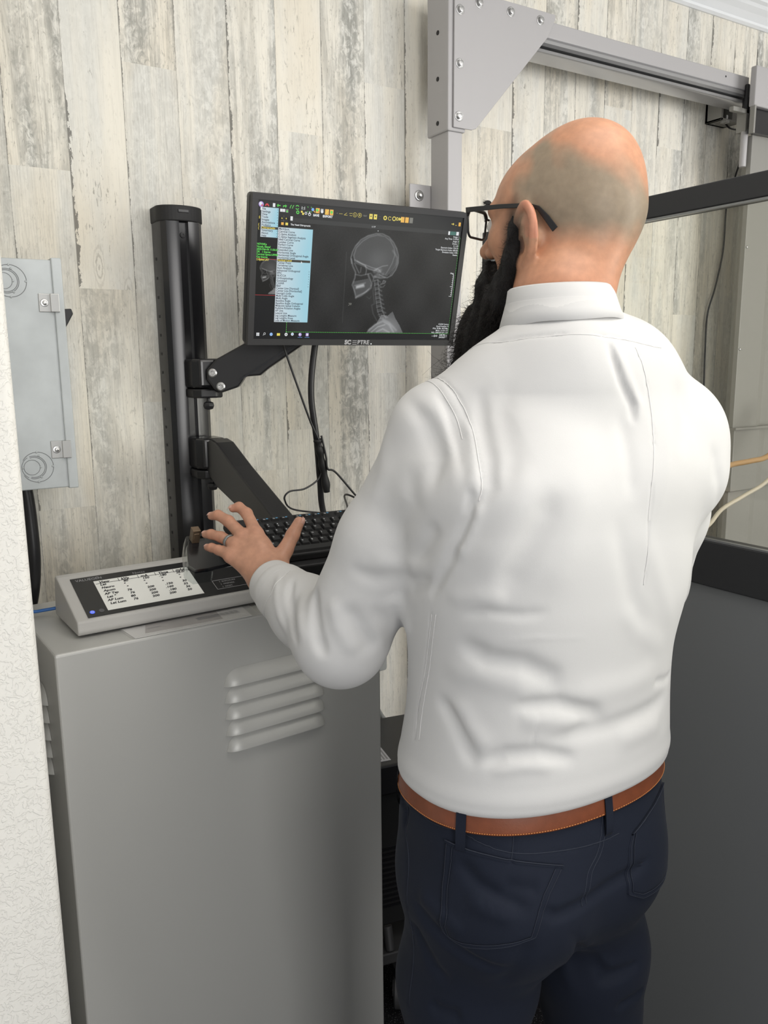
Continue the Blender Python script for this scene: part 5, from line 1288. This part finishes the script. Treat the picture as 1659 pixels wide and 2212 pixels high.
# ---------------------------------------------------------------- between cabinet and man: black cart, wall conduit, small plate
ct = thing('wheeled_cart', 'black wheeled cart with a white label, in the gap between cabinet and man', 'cart', (1.02, 1.6, 0))
CTM = Matrix.Translation((.905, 1.525, 0)) @ Matrix.Rotation(math.radians(-11), 4, 'Z')
mb = MB(); mb.box((0, 0, .20), (.26, .22, .555), M=CTM); mb.build('case', M_blk_matt, ct, bevel=.004)
mb = MB(); mb.box((-.004, -.012, .555), (.27, .24, .632), M=CTM); tp = mb.build('top_tray', M_blk, ct, bevel=.005)
mb = MB(); mb.box((.012, .010, .632), (.048, .085, .6328), M=CTM); lbq = mb.build('sticker', mat('white_sticker', (.62, .62, .66), rough=.5), tp)
mb = MB(); [mb.box((.016 + i * .008, .018, .6328), (.0195 + i * .008, .078 - .01 * (i % 2), .6331), 0, CTM) for i in range(4)]; mb.build('sticker_print', M_grey_text, lbq)
mb = MB()
for i in range(12):
    mb.box((.010, -.0015, .25 + i * .014), (.12, .0005, .257 + i * .014), M=CTM)
mb.build('vent_grille', M_blk_gloss, ct)
mb = MB(); mb.box((.0, -.03, .115), (.25, .25, .145), M=CTM); mb.tube([CTM @ Vector((.03, -.02, .145)), CTM @ Vector((.03, .0, .20))], .012, n=10); mb.tube([CTM @ Vector((.23, .2, .145)), CTM @ Vector((.23, .2, .20))], .012, n=10)
mb.build('base_frame', mat('dark_grey_frame', (.05, .05, .052), rough=.5), ct, bevel=.003)
for x, y in ((.045, -.035), (.22, -.03), (.03, .23), (.22, .23)):
    mb = MB(); M = CTM @ Matrix.Translation((x, y, .046)) @ Matrix.Rotation(math.radians(90), 4, 'Y') @ Matrix.Rotation(.4, 4, 'X')
    mb.lathe([(.020, -.012), (.040, -.012), (.045, -.008), (.045, .008), (.040, .012), (.020, .012)], n=28, M=M); w_ = mb.build('wheel', mat('wheel_grey_rubber', (.06, .06, .063), rough=.5), ct, auto=40)
    mb = MB(); mb.lathe([(.018, -.014), (.018, .014)], n=20, M=M); mb.build('wheel_hub', mat('hub_light', (.35, .35, .36), rough=.4), w_)
    mb = MB(); mb.box((x - .014, y - .02, .085), (x + .014, y + .02, .115), M=CTM); mb.build('caster_fork', M_blk, w_, bevel=.003)
mb = MB(); mb.tube(spline([(1.13, 1.893, .90), (1.135, 1.893, .62), (1.142, 1.893, .572), (1.18, 1.893, .515), (1.2285, 1.893, .447), (1.27, 1.893, .39), (1.30, 1.893, .2)], 8), .0075, n=10)
tag(mb.build('wall_cable', mat('grey_cable', (.20, .205, .20), rough=.5), smooth=True), 'grey cable slanting down the wall between cabinet and man', 'cable')
mb = MB(); mb.prism(rounded(.075, .115, .008, 4, 1.128, .755), -1.906, -1.880, 0, Matrix(((1, 0, 0, 0), (0, 0, -1, 0), (0, 1, 0, 0), (0, 0, 0, 1))))
tag(mb.build('wall_plate', mat('grey_wall_plate', (.33, .34, .33), rough=.4), bevel=.003), 'small grey wall box beside the upper right corner of the cabinet', 'wall box')
mb = MB(); mb.box((1.222, 1.875, .425), (1.262, 1.907, .482)); tag(mb.build('outlet_box', mat('light_grey_box', (.45, .45, .44), rough=.4), bevel=.003), 'tiny light grey box on the wall at the man\'s left hip', 'wall box')
# ---------------------------------------------------------------- the man
M_shirt = mat('white_cotton', (.625, .62, .612), rough=.75, spec=.25, sheen=.05, bump=.12, bscale=900, bdist=.0006)
def wrinkle(m, scale, dist, strength):
    nt = m.node_tree; N = nt.nodes; L = nt.links; b = N['Principled BSDF']
    old = b.inputs['Normal'].links[0].from_node
    tc = N.new('ShaderNodeTexCoord'); n = N.new('ShaderNodeTexNoise'); n.noise_type = 'RIDGED_MULTIFRACTAL'; n.inputs['Scale'].default_value = scale; n.inputs['Detail'].default_value = 2.5
    n.inputs['Roughness'].default_value = .45; n.inputs['Distortion'].default_value = .6; L.new(tc.outputs['Object'], n.inputs['Vector'])
    bp = N.new('ShaderNodeBump'); bp.inputs['Strength'].default_value = strength; bp.inputs['Distance'].default_value = dist
    L.new(n.outputs['Fac'], bp.inputs['Height']); L.new(bp.outputs[0], old.inputs['Normal'])
wrinkle(M_shirt, 4.5, .0045, .32)
M_skin = mat('skin', (.6, .35, .25), rough=.45, spec=.4, attr='Col', noise=.10, nscale=90, bump=.10, bscale=700, sss=.12, bdist=.0006)
M_trouser = mat('navy_twill', (.0105, .0140, .0255), rough=.75, spec=.18, sheen=.03, bump=.12, bscale=800, bdist=.0006)
wrinkle(M_trouser, 5.5, .006, .5)
M_leather = mat('tan_leather', (.185, .050, .018), rough=.42, spec=.5, noise=.12, nscale=60, bump=.08, bscale=500)
M_stitch = mat('orange_thread', (.62, .25, .08), rough=.7)
M_beard = mat('beard_hair', (.006, .005, .005), rough=.55, spec=.35, bump=.8, bscale=500, aniso=(3, 3, .5), bdist=.003)
M_strand = mat('beard_strand', (.012, .008, .006), rough=.45, spec=.4)

man = thing('person', 'bald bearded man in white shirt and navy trousers standing with one hand at the keyboard', 'person', (.745, .80, 0))

def skin_colors(V):
    q = (V - HC) @ HR
    base = np.tile(V3(.52, .262, .155), (len(V), 1))
    hand = V[:, 2] < 1.45
    base[hand] = V3(.50, .265, .175)
    # shaved hair stubble: sides and back of the skull below the bald crown
    az = np.degrees(np.arctan2(np.abs(q[:, 1]), -q[:, 0]))          # 0 = back of head, 90 = side
    top = .020 + .00062 * np.minimum(az, 100) + .004 * np.sin(q[:, 0] * 60)
    wob = .006 * np.sin(V[:, 0] * 130 + V[:, 2] * 90) + .005 * np.sin(V[:, 1] * 170 - V[:, 2] * 60)
    m = np.clip((top + wob - q[:, 2]) / .030, 0, 1) * np.clip((q[:, 2] + .062 + wob * .6) / .030, 0, 1) * np.clip((.050 - q[:, 0] + wob) / .03, 0, 1)
    m = m * (V[:, 2] > 1.45)
    ear = np.clip(1 - np.abs(np.abs(q[:, 1]) - .092) / .014, 0, 1) * (np.sqrt((q[:, 0] + .004) ** 2 + (q[:, 2] + .01) ** 2) < .045)
    m = m * (1 - ear)
    base = base * (1 - m[:, None]) + V3(.300, .235, .165) * m[:, None]
    base = base * (1 - .5 * ear[:, None]) + V3(.62, .23, .15) * .5 * ear[:, None]
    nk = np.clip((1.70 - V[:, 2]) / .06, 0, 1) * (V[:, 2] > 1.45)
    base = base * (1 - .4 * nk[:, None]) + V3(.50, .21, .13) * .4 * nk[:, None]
    bd = beard_sdf(V); sh_ = np.clip(1 - (bd - .001) / .011, 0, 1) * (V[:, 2] > 1.45); sh_ = (sh_ ** 1.6)[:, None] * .85
    base = base * (1 - sh_) + V3(.045, .026, .018) * sh_
    # knuckles are redder
    for pts, _ in FING + [THUMB]:
        for kq in pts[:3]:
            g = np.exp(-((V - kq) ** 2).sum(-1) / .010 ** 2)[:, None] * .35
            base = base * (1 - g) + V3(.60, .22, .15) * g
        g = np.exp(-((V - pts[3]) ** 2).sum(-1) / .008 ** 2)[:, None] * .5
        base = base * (1 - g) + V3(.68, .36, .28) * g
    return base


from mathutils.bvhtree import BVHTree
def bvh_of(me):
    return BVHTree.FromPolygons([tuple(v.co) for v in me.vertices], [tuple(p.vertices) for p in me.polygons])

V, Q = surface(body_sdf, (.3, .4, -.05), (1.25, 1.6, 1.95), .003)
me = mesh_np('body', V, Q); set_color(me, 'Col', skin_colors(V)); body = put('body', me, M_skin, man, smooth=True)
V, Q = surface(shirt_sdf, (.3, .4, .9), (1.25, 1.4, 1.7), .0036)
me_s = mesh_np('shirt', V, Q); shirt = put('shirt', me_s, M_shirt, man, smooth=True)
V, Q = surface(trousers_sdf, (.4, .5, .0), (1.1, 1.2, 1.05), .004)
me_t = mesh_np('trousers', V, Q); trousers = put('trousers', me_t, M_trouser, man, smooth=True)
BT = bvh_of(me_t); BS = bvh_of(me_s)
M_seam_t = mat('navy_thread', (.019, .024, .040), rough=.8); M_seam_s = mat('white_thread', (.70, .69, .68), rough=.8)
def seam(folds, bvh, m, par, r_):
    for line, w, h, k in folds:
        if k != 's': continue
        P = [Vector(q) for q in spline([tuple(q) for q in line], 10)]; out = []
        for q in P:
            loc, nor, _, _ = bvh.find_nearest(q); out.append(loc + nor * r_ * .3)
        mb = MB(); mb.tube(out, r_, n=5); mb.build('seam', m, par, smooth=True)
seam(SHIRT_FOLDS, BS, M_seam_s, shirt, .0006); seam(TR_FOLDS, BT, M_seam_t, trousers, .0006)

def hl(x, y, z):                                       # head coordinates to the room
    return Vector(HC + HR @ V3(x, y, z))

def band_mesh(rings, closed=True):
    """rings: list of (n,3) arrays swept in order and closed into a tube of cloth"""
    n = len(rings[0]); V = np.concatenate(rings); k = len(rings); Q = []
    for i in range(k):
        j = (i + 1) % k
        for a in range(n if closed else n - 1):
            b = (a + 1) % n
            Q.append((i * n + a, i * n + b, j * n + b, j * n + a))
    return V, np.array(Q)

# collar: stand and turned fall, open at the throat
def collar_ring(c, rx, ry, zb, gap, n=72, zw=0.0, nn=0.0):
    a = np.linspace(-math.pi + gap, math.pi - gap, n)
    w = 1 + nn * np.cos(a * 7)
    return np.stack([c[0] + rx * w * np.sin(a), c[1] - ry * w * np.cos(a), c[2] + zb * np.cos(a) + zw * np.sin(a * 5 + 1)], -1)
g = .16
rings = [collar_ring((.752, .788, 1.600), .0660, .068, 0, g), collar_ring((.752, .788, 1.6565), .0610, .063, .002, g),
         collar_ring((.752, .788, 1.6605), .0625, .0645, .002, g), collar_ring((.752, .788, 1.6585), .0648, .0668, .002, g),
         collar_ring((.752, .786, 1.645), .0680, .0700, .004, g), collar_ring((.751, .784, 1.627), .0730, .0758, .006, g, zw=.0005),
         collar_ring((.751, .782, 1.6115), .0790, .0815, .008, g, zw=.001, nn=.006), collar_ring((.751, .782, 1.6105), .0775, .0800, .008, g, zw=.001, nn=.006),
         collar_ring((.751, .785, 1.640), .0690, .0715, .004, g), collar_ring((.752, .788, 1.6540), .0630, .0650, .002, g),
         collar_ring((.752, .788, 1.600), .0680, .070, 0, g)]
V, Q = band_mesh(rings, closed=False)
me = mesh_np('collar', V, Q); put('collar', me, M_shirt, shirt, smooth=True)

# cuff of the left and of the right sleeve
def cuff(E, W, s0, s1, r0, r1, up, name='cuff'):
    d = (W - E); L = np.linalg.norm(d); d = d / L
    u = np.cross(d, up); u /= np.linalg.norm(u); v = np.cross(u, d)
    def ring(t, r, k=1.0):
        a = np.linspace(0, 2 * math.pi, 64, endpoint=False)
        return E + d * t * L + r * (np.cos(a)[:, None] * u + k * np.sin(a)[:, None] * v)
    t = (s1 - s0)
    rs = [ring(s0, r0 - .006), ring(s0, r0), ring(s0 + .02, r0 + .0018), ring(s0 + t * .5, (r0 + r1) / 2 + .0006), ring(s1 - .015, r1), ring(s1, r1 - .0006), ring(s1, r1 - .003), ring(s0 + .1, r0 - .008)]
    V, Q = band_mesh(rs)
    put(name, mesh_np(name, V, Q), M_shirt, shirt, smooth=True)
cuff(ELL, WRL, .74, .99, .0450, .0400, V3(0, 0, 1))
cuff(ELR, WRR, .78, .99, .0420, .0400, V3(0, 0, 1))

# belt with stitching, loops and the buckle at the front
def waist(z, off, n=160):
    T = np.array(TR_T); k = T[-1] * .4 + T[-2] * .6 if z < 1.0 else T[-1]
    a = np.linspace(0, 2 * math.pi, n, endpoint=False); e = 2 / k[5]
    x = np.sign(np.sin(a)) * np.abs(np.sin(a)) ** e * (k[3] + off); y = -np.sign(np.cos(a)) * np.abs(np.cos(a)) ** e * (k[4] + off)
    return np.stack([k[1] + x, k[2] + y, np.full(n, z)], -1)
bz0, bz1 = .9945, 1.0310
def belt_ring(t, off):
    r = (1 - t) * waist(.99, off) + t * waist(1.02, off)
    r[:, 2] = bz0 + (bz1 - bz0) * t
    return r
V, Q = band_mesh([belt_ring(0, .0035), belt_ring(.03, .0055), belt_ring(.12, .0060), belt_ring(.88, .0055), belt_ring(.97, .0050), belt_ring(1, .0035), belt_ring(1, .001), belt_ring(0, .001)])
belt = put('belt', mesh_np('belt', V, Q), M_leather, man, smooth=True); belt['label'] = 'tan leather belt with orange stitching'
mb = MB(); r = belt_ring(.085, .0063)
for i in range(len(r)):
    a = Vector(r[i]); b = Vector(r[(i + 1) % len(r)])
    for s in (0, .5):
        mb.tube([a.lerp(b, s), a.lerp(b, s + .32)], .00045, n=5)
mb.build('stitching', M_stitch, belt)
mb = MB(); fr = V3(.744, .805 + .132 + .016, (bz0 + bz1) / 2)
for x0, x1, z0, z1 in ((-.03, -.024, -.024, .024), (.024, .03, -.024, .024), (-.03, .03, -.024, -.018), (-.03, .03, .018, .024), (-.004, .0, -.002, .018)):
    mb.box((fr[0] + x0, fr[1] - .003, fr[2] + z0), (fr[0] + x1, fr[1] + .002, fr[2] + z1))
mb.build('buckle', mat('belt_buckle_steel', (.6, .6, .6), rough=.3, metal=1), belt, bevel=.001)

def snap(P, off):
    out = []
    for q in P:
        loc, nor, _, _ = BT.find_nearest(Vector(q))
        out.append(loc + nor * off)
    return out
def coons(A, B, C, D, n):
    """A top (left to right), B bottom, C left (top to bottom), D right"""
    def par(L):
        L = np.array(L, float); s = np.concatenate([[0], np.cumsum(np.linalg.norm(np.diff(L, axis=0), axis=1))]); s /= s[-1]
        t = np.linspace(0, 1, n); return np.stack([np.interp(t, s, L[:, k]) for k in range(3)], -1)
    A, B, C, D = par(A), par(B), par(C), par(D); t = np.linspace(0, 1, n)
    G = np.zeros((n, n, 3))
    for i, v in enumerate(t):
        for j, u in enumerate(t):
            G[i, j] = (1 - v) * A[j] + v * B[j] + (1 - u) * C[i] + u * D[i] - ((1 - u) * (1 - v) * A[0] + u * (1 - v) * A[-1] + (1 - u) * v * B[0] + u * v * B[-1])
    return G
def pocket(A, B, C, D):
    n = 56; G = coons(A, B, C, D, n) / 1000.0
    P = []
    for i in range(n):
        for j in range(n):
            e = min(i, j, n - 1 - i, n - 1 - j); e2 = min(j, n - 1 - j, n - 1 - i)
            off = .0004 if e == 0 else .0022
            if e2 in (3, 4) and i > 1: off = .0012
            if i in (0, 1): off = .0034
            if i == 0: off = .0008
            P += snap([G[i, j]], off)
    V = np.array([tuple(q) for q in P]); Q = [(i * n + j, (i + 1) * n + j, (i + 1) * n + j + 1, i * n + j + 1) for i in range(n - 1) for j in range(n - 1)]
    me = mesh_np('back_pocket', V, np.array(Q)); o = put('back_pocket', me, M_trouser, trousers, smooth=True)
    for e_ in (1, 4):
        path = [(i, e_) for i in range(2, n - 1 - e_)] + [(n - 1 - e_, j) for j in range(e_, n - 1 - e_)] + [(i, n - 1 - e_) for i in range(n - 1 - e_, 1, -1)]
        mb = MB(); mb.tube(snap([G[i, j] for i, j in path[::2]], .0024), .00045, n=5); mb.build('stitch_line', M_seam_t, o, smooth=True)
    mb = MB(); mb.tube(snap([G[0, j] for j in range(0, n, 2)], .0034), .0007, n=5); mb.build('stitch_line', M_seam_t, o, smooth=True)
pocket([[551,752,978],[597,695,967],[667,664,950]], [[548,738,852],[558,717,847],[574,693,853],[600,669,863],[618,659,871]], [[551,752,978],[548,753,915],[545,746,857],[548,738,852]], [[667,664,950],[643,661,922],[633,659,905],[621,658,873],[618,659,871]])
pocket([[787,661,954],[825,669,967],[861,682,975],[890,710,975]], [[771,652,877],[800,655,860],[850,680,855],[875,710,860]], [[787,661,954],[778,658,938],[771,652,897],[771,652,877]], [[890,710,975],[890,715,920],[880,712,880],[875,710,860]])

def belt_loop(az):
    """loop of trouser cloth over the belt at azimuth az (0 = centre back)"""
    i = int(round(az / 360 * 160)) % 160
    a0, b0 = waist(.99, 0)[i], waist(1.02, 0)[i]
    t = waist(1.02, 0)[(i + 1) % 160] - waist(1.02, 0)[i - 1]; t /= np.linalg.norm(t)
    nrm = np.array([t[1], -t[0], 0])
    prof = [(.966, .002), (.972, .0050), (.984, .0085), (1.0, .0092), (1.020, .0088), (1.034, .0080), (1.040, .002)]
    rows = []
    for z, o in prof:
        loc, nr, _, _ = BT.find_nearest(Vector((a0[0], a0[1], min(z, 1.0)))); base = np.array(loc) if z < .980 else belt_ring((z - bz0) / (bz1 - bz0), 0)[i]
        base = np.array([base[0], base[1], z])
        for s in (-.0065, -.0052, .0052, .0065):
            rows.append(base + nrm * (o - (.0012 if abs(s) > .005 else 0)) + t * s)
    for z, o in prof[::-1]:
        loc, nr, _, _ = BT.find_nearest(Vector((a0[0], a0[1], min(z, 1.0)))); base = np.array(loc) if z < .980 else belt_ring((z - bz0) / (bz1 - bz0), 0)[i]
        base = np.array([base[0], base[1], z])
        for s in (-.0065, -.0052, .0052, .0065):
            rows.append(base + nrm * (o - .0022) + t * s)
    k = len(rows) // 4
    me = mesh_np('belt_loop', np.array(rows), np.array([(i * 4 + j, i * 4 + j + 1, ((i + 1) % k) * 4 + j + 1, ((i + 1) % k) * 4 + j) for i in range(k) for j in range(3)]))
    put('belt_loop', me, M_trouser, trousers, smooth=True)
for az in (-62, 0, 62, 118, -118): belt_loop(az)

# beard
V, Q = surface(beard_sdf, (.45, .6, 1.40), (.95, 1.15, 1.85), .0035)
beard = put('beard', mesh_np('beard', V, Q), M_beard, man, smooth=True); beard['label'] = 'long bushy black beard'
rng = np.random.default_rng(5)
e = .001; d0 = beard_sdf(V); G = np.stack([beard_sdf(V + e * np.eye(3)[k]) - d0 for k in range(3)], -1); G /= np.linalg.norm(G, axis=1, keepdims=True) + 1e-9
keep = np.where(head_sdf(V) > .0005)[0]
ids = rng.choice(keep, 9500)
SV, SQ = [], []
fwd = HR @ V3(1, 0, 0)
for c, i in enumerate(ids):
    p = V[i] + rng.normal(size=3) * .0015; n = G[i]; low = np.clip((1.66 - p[2]) / .12, 0, 1)
    L = rng.uniform(.010, .024) * (.55 + 1.35 * low) * (1.9 if rng.random() < .05 else 1)
    d = n * .55 + V3(0, 0, -1) * rng.uniform(.3, 1.1) + rng.normal(size=3) * .35; d /= np.linalg.norm(d)
    curl = rng.normal(size=3) * rng.uniform(.2, 1.6)
    pts = [p - n * .002]; st = L / 5
    for k in range(5):
        pts.append(pts[-1] + d * st); d = d + np.cross(curl, d) * .35; d /= np.linalg.norm(d)
    P = np.array(pts); a = np.cross(d, V3(.3, .5, .8)); a /= np.linalg.norm(a) + 1e-9; b = np.cross(d, a)
    rr = np.linspace(.00030, .00010, 6)[:, None]
    base = len(SV) * 18
    SV.append(np.stack([P + a * rr, P - a * rr * .5 + b * rr * .87, P - a * rr * .5 - b * rr * .87], 1).reshape(-1, 3))
    for k in range(5):
        for j in range(3):
            SQ.append((base + k * 3 + j, base + k * 3 + (j + 1) % 3, base + k * 3 + 3 + (j + 1) % 3, base + k * 3 + 3 + j))
o = put('stray_hairs', mesh_np('stray_hairs', np.concatenate(SV), np.array(SQ)), M_strand, beard); o['kind'] = 'stuff'

# finger nails
M_nail = mat('finger_nail', (.62, .36, .29), rough=.3)
for pts, rad in FING + [THUMB]:
    t = pts[3] - pts[2]; t /= np.linalg.norm(t); up_ = V3(-.25, -.35, 1.0) if pts is not THUMB[0] else V3(.9, -.6, .6)
    up_ = up_ - t * (up_ @ t); up_ /= np.linalg.norm(up_); sd = np.cross(t, up_); r_ = rad[3]
    mb = MB(); M = Matrix((Vector(t), Vector(sd), Vector(up_))).transposed().to_4x4(); M.translation = Vector(pts[3] + t * r_ * .25)
    n1 = 8; vs_ = []
    for i in range(n1 + 1):
        for j in range(n1 + 1):
            a_ = (i / n1 - .5) * 2; b_ = (j / n1 - .5) * 2; w_ = .70 * math.sqrt(max(0, 1 - .45 * a_ * a_))
            vs_.append((a_ * r_ * .85, b_ * r_ * w_, r_ * (1.03 * math.sqrt(max(.01, 1 - (b_ * w_) ** 2)) - (.30 * max(0, a_) ** 2 + .12 * a_ * a_))))
    mb.add(vs_, [(i * (n1 + 1) + j, (i + 1) * (n1 + 1) + j, (i + 1) * (n1 + 1) + j + 1, i * (n1 + 1) + j + 1) for i in range(n1) for j in range(n1)], 0, M)
    mb.build('fingernail', M_nail, man, smooth=True)

# eyes, brows, lashes
M_eye = mat('eye_white', (.75, .72, .68), rough=.15, spec=.6); M_iris = mat('iris', (.06, .03, .015), rough=.2)
for sgn in (1, -1):
    mb = MB(); mb.lathe([(.0118 * math.sin(a), .0118 * math.cos(a)) for a in [math.pi * k / 14 for k in range(15)]], n=20)
    mb.lathe([(.0056, .0106), (.004, .0118), (.001, .0122), (.0001, .0122)], n=16, mi=1)
    M = frame(hl(.0905, .033 * sgn, -.030), HR @ V3(0, 1, 0), HR @ V3(0, 0, 1) * -1)
    mb.build('eye', [M_eye, M_iris], man, smooth=True, matrix=frame(hl(.0905, .033 * sgn, -.030), Vector(HR @ V3(0, 1, -.1)), Vector(HR @ V3(.0, 0, 1))))
    mb = MB(); pts = [hl(.108, .012 * sgn, -.006), hl(.107, .026 * sgn, .001), hl(.100, .042 * sgn, .001), hl(.090, .053 * sgn, -.006)]
    mb.tube(spline(pts, 6), .0042, n=8, flat=.5)
    for k in range(60):
        t = random.Random(k * 2 + sgn).random() * 3; i = min(int(t), 2); b0 = pts[i].lerp(pts[i + 1], t - i)
        rd = random.Random(k); dv = Vector(HR @ V3(.006, .004 * sgn, rd.uniform(-.004, .004)))
        mb.tube([b0, b0 + dv], [.0004, .0001], n=3, cap=False)
    mb.build('eyebrow', M_beard, man, smooth=True)

# shoes
M_shoe = mat('brown_shoe_leather', (.12, .05, .025), rough=.35)
def shoe_sdf_for(ax, ay):
    def f(p):
        d = ell(p, (ax, ay + .10, .035), (.047, .085, .038)); d = smin(d, ell(p, (ax, ay - .02, .045), (.040, .060, .045)), .03)
        return smax(d, -p[:, 2] + .006, .006)
    return f
for hx, kx, ax, ky, ay in LEGS:
    V, Q = surface(shoe_sdf_for(ax, ay), (ax - .1, ay - .15, -.02), (ax + .1, ay + .25, .14), .005)
    put('shoe', mesh_np('shoe', V, Q), M_shoe, man, smooth=True)

# ---------------------------------------------------------------- spectacles
M_frame = mat('black_spectacle_frame', (.012, .012, .013), rough=.35)
M_lens = mat('spectacle_lens', (1, 1, 1), rough=.0, trans=1.0, spec=.5); M_lens.node_tree.nodes['Principled BSDF'].inputs['IOR'].default_value = 1.05
gl = thing('eyeglasses', 'black rectangular spectacles resting on the ear of the bald man', 'glasses', tuple(hl(.115, 0, -.015)))
for sgn in (1, -1):
    out = []
    for u, v in rounded(.054, .036, .010, 5):
        if v < 0: u = u * (.90 if u * sgn > 0 else .94)
        out.append(hl(.1225 - (u * sgn + .027) * .10 + .0, sgn * (.035 + u * sgn), -.026 + v))
    n = len(out)
    mb = MB()
    th = []
    for i in range(n):
        th.append(.0016 if out[i].z < hl(.12, 0, -.016).z else .0026)
    pts = out + [out[0]]
    mb.tube(pts, th + [th[0]], n=8)
    mb.build('lens_frame', M_frame, gl, smooth=True)
    mb = MB(); c = sum(out, Vector()) / n; fx = Vector(HR @ V3(1, 0, 0)) * .0007
    vs = [tuple(q + fx) for q in out] + [tuple(q - fx) for q in out]
    mb.add(vs, [tuple(range(n)), tuple(range(n, 2 * n))[::-1]] + [(i, n + i, n + (i + 1) % n, (i + 1) % n) for i in range(n)])
    mb.build('lens', M_lens, gl)
    mb = MB()
    P = [hl(.1165, .062 * sgn, -.013), hl(.1150, .0690 * sgn, -.012), hl(.108, .0715 * sgn, -.012), hl(.060, .0760 * sgn, -.012), hl(.016, .0800 * sgn, -.014), hl(.002, .0800 * sgn, -.018), hl(-.010, .0790 * sgn, -.030), hl(-.022, .0775 * sgn, -.044)]
    zax = Vector(HR @ V3(0, 0, 1)); yax = Vector(HR @ V3(0, sgn, 0))
    W = [.0030, .0036, .0032, .0028, .0026, .0026, .0038, .0042]; vs = []
    for i, q in enumerate(P):
        t = (P[min(i + 1, len(P) - 1)] - P[max(i - 1, 0)]).normalized(); u = yax - t * yax.dot(t); u.normalize(); w = t.cross(u)
        for a, b in ((1, 1), (-1, 1), (-1, -1), (1, -1)): vs.append(tuple(q + w * a * W[i] + u * b * .0011))
    fs = [(i * 4 + j, i * 4 + (j + 1) % 4, i * 4 + 4 + (j + 1) % 4, i * 4 + 4 + j) for i in range(len(P) - 1) for j in range(4)] + [(0, 1, 2, 3), tuple(range(len(vs) - 4, len(vs)))]
    mb.add(vs, fs); mb.build('temple_arm', M_frame, gl, bevel=.0007)
mb = MB(); mb.tube(spline([hl(.1225, .010, -.018), hl(.1260, 0, -.015), hl(.1225, -.010, -.018)], 6), .0016, n=8); mb.build('bridge', M_frame, gl, smooth=True)

# wedding band on the ring finger
a, b = FING[2][0][0], FING[2][0][1]
c = a + (b - a) * .42; d = (b - a) / np.linalg.norm(b - a); u = np.cross(d, V3(0, 0, 1)); u /= np.linalg.norm(u); v = np.cross(u, d)
mb = MB()
M = Matrix((Vector(u), Vector(v), Vector(d))).transposed().to_4x4(); M.translation = Vector(c)
R0 = .0108
vs = []; n = 40; prof = [(R0 - .0004, -.0026), (R0 + .0010, -.0026), (R0 + .0014, 0), (R0 + .0010, .0026), (R0 - .0004, .0026)]
for r_, z_ in prof:
    for j in range(n): vs.append((r_ * math.cos(2 * math.pi * j / n), r_ * math.sin(2 * math.pi * j / n), z_))
fs = [(i * n + j, i * n + (j + 1) % n, ((i + 1) % 5) * n + (j + 1) % n, ((i + 1) % 5) * n + j) for i in range(5) for j in range(n)]
mb.add(vs, fs, 0, M)
ring = mb.build('finger_ring', mat('grey_silicone_ring', (.22, .24, .24), rough=.35, metal=.5), smooth=True)
tag(ring, 'grey wedding band on the ring finger of the hand over the keyboard', 'ring')
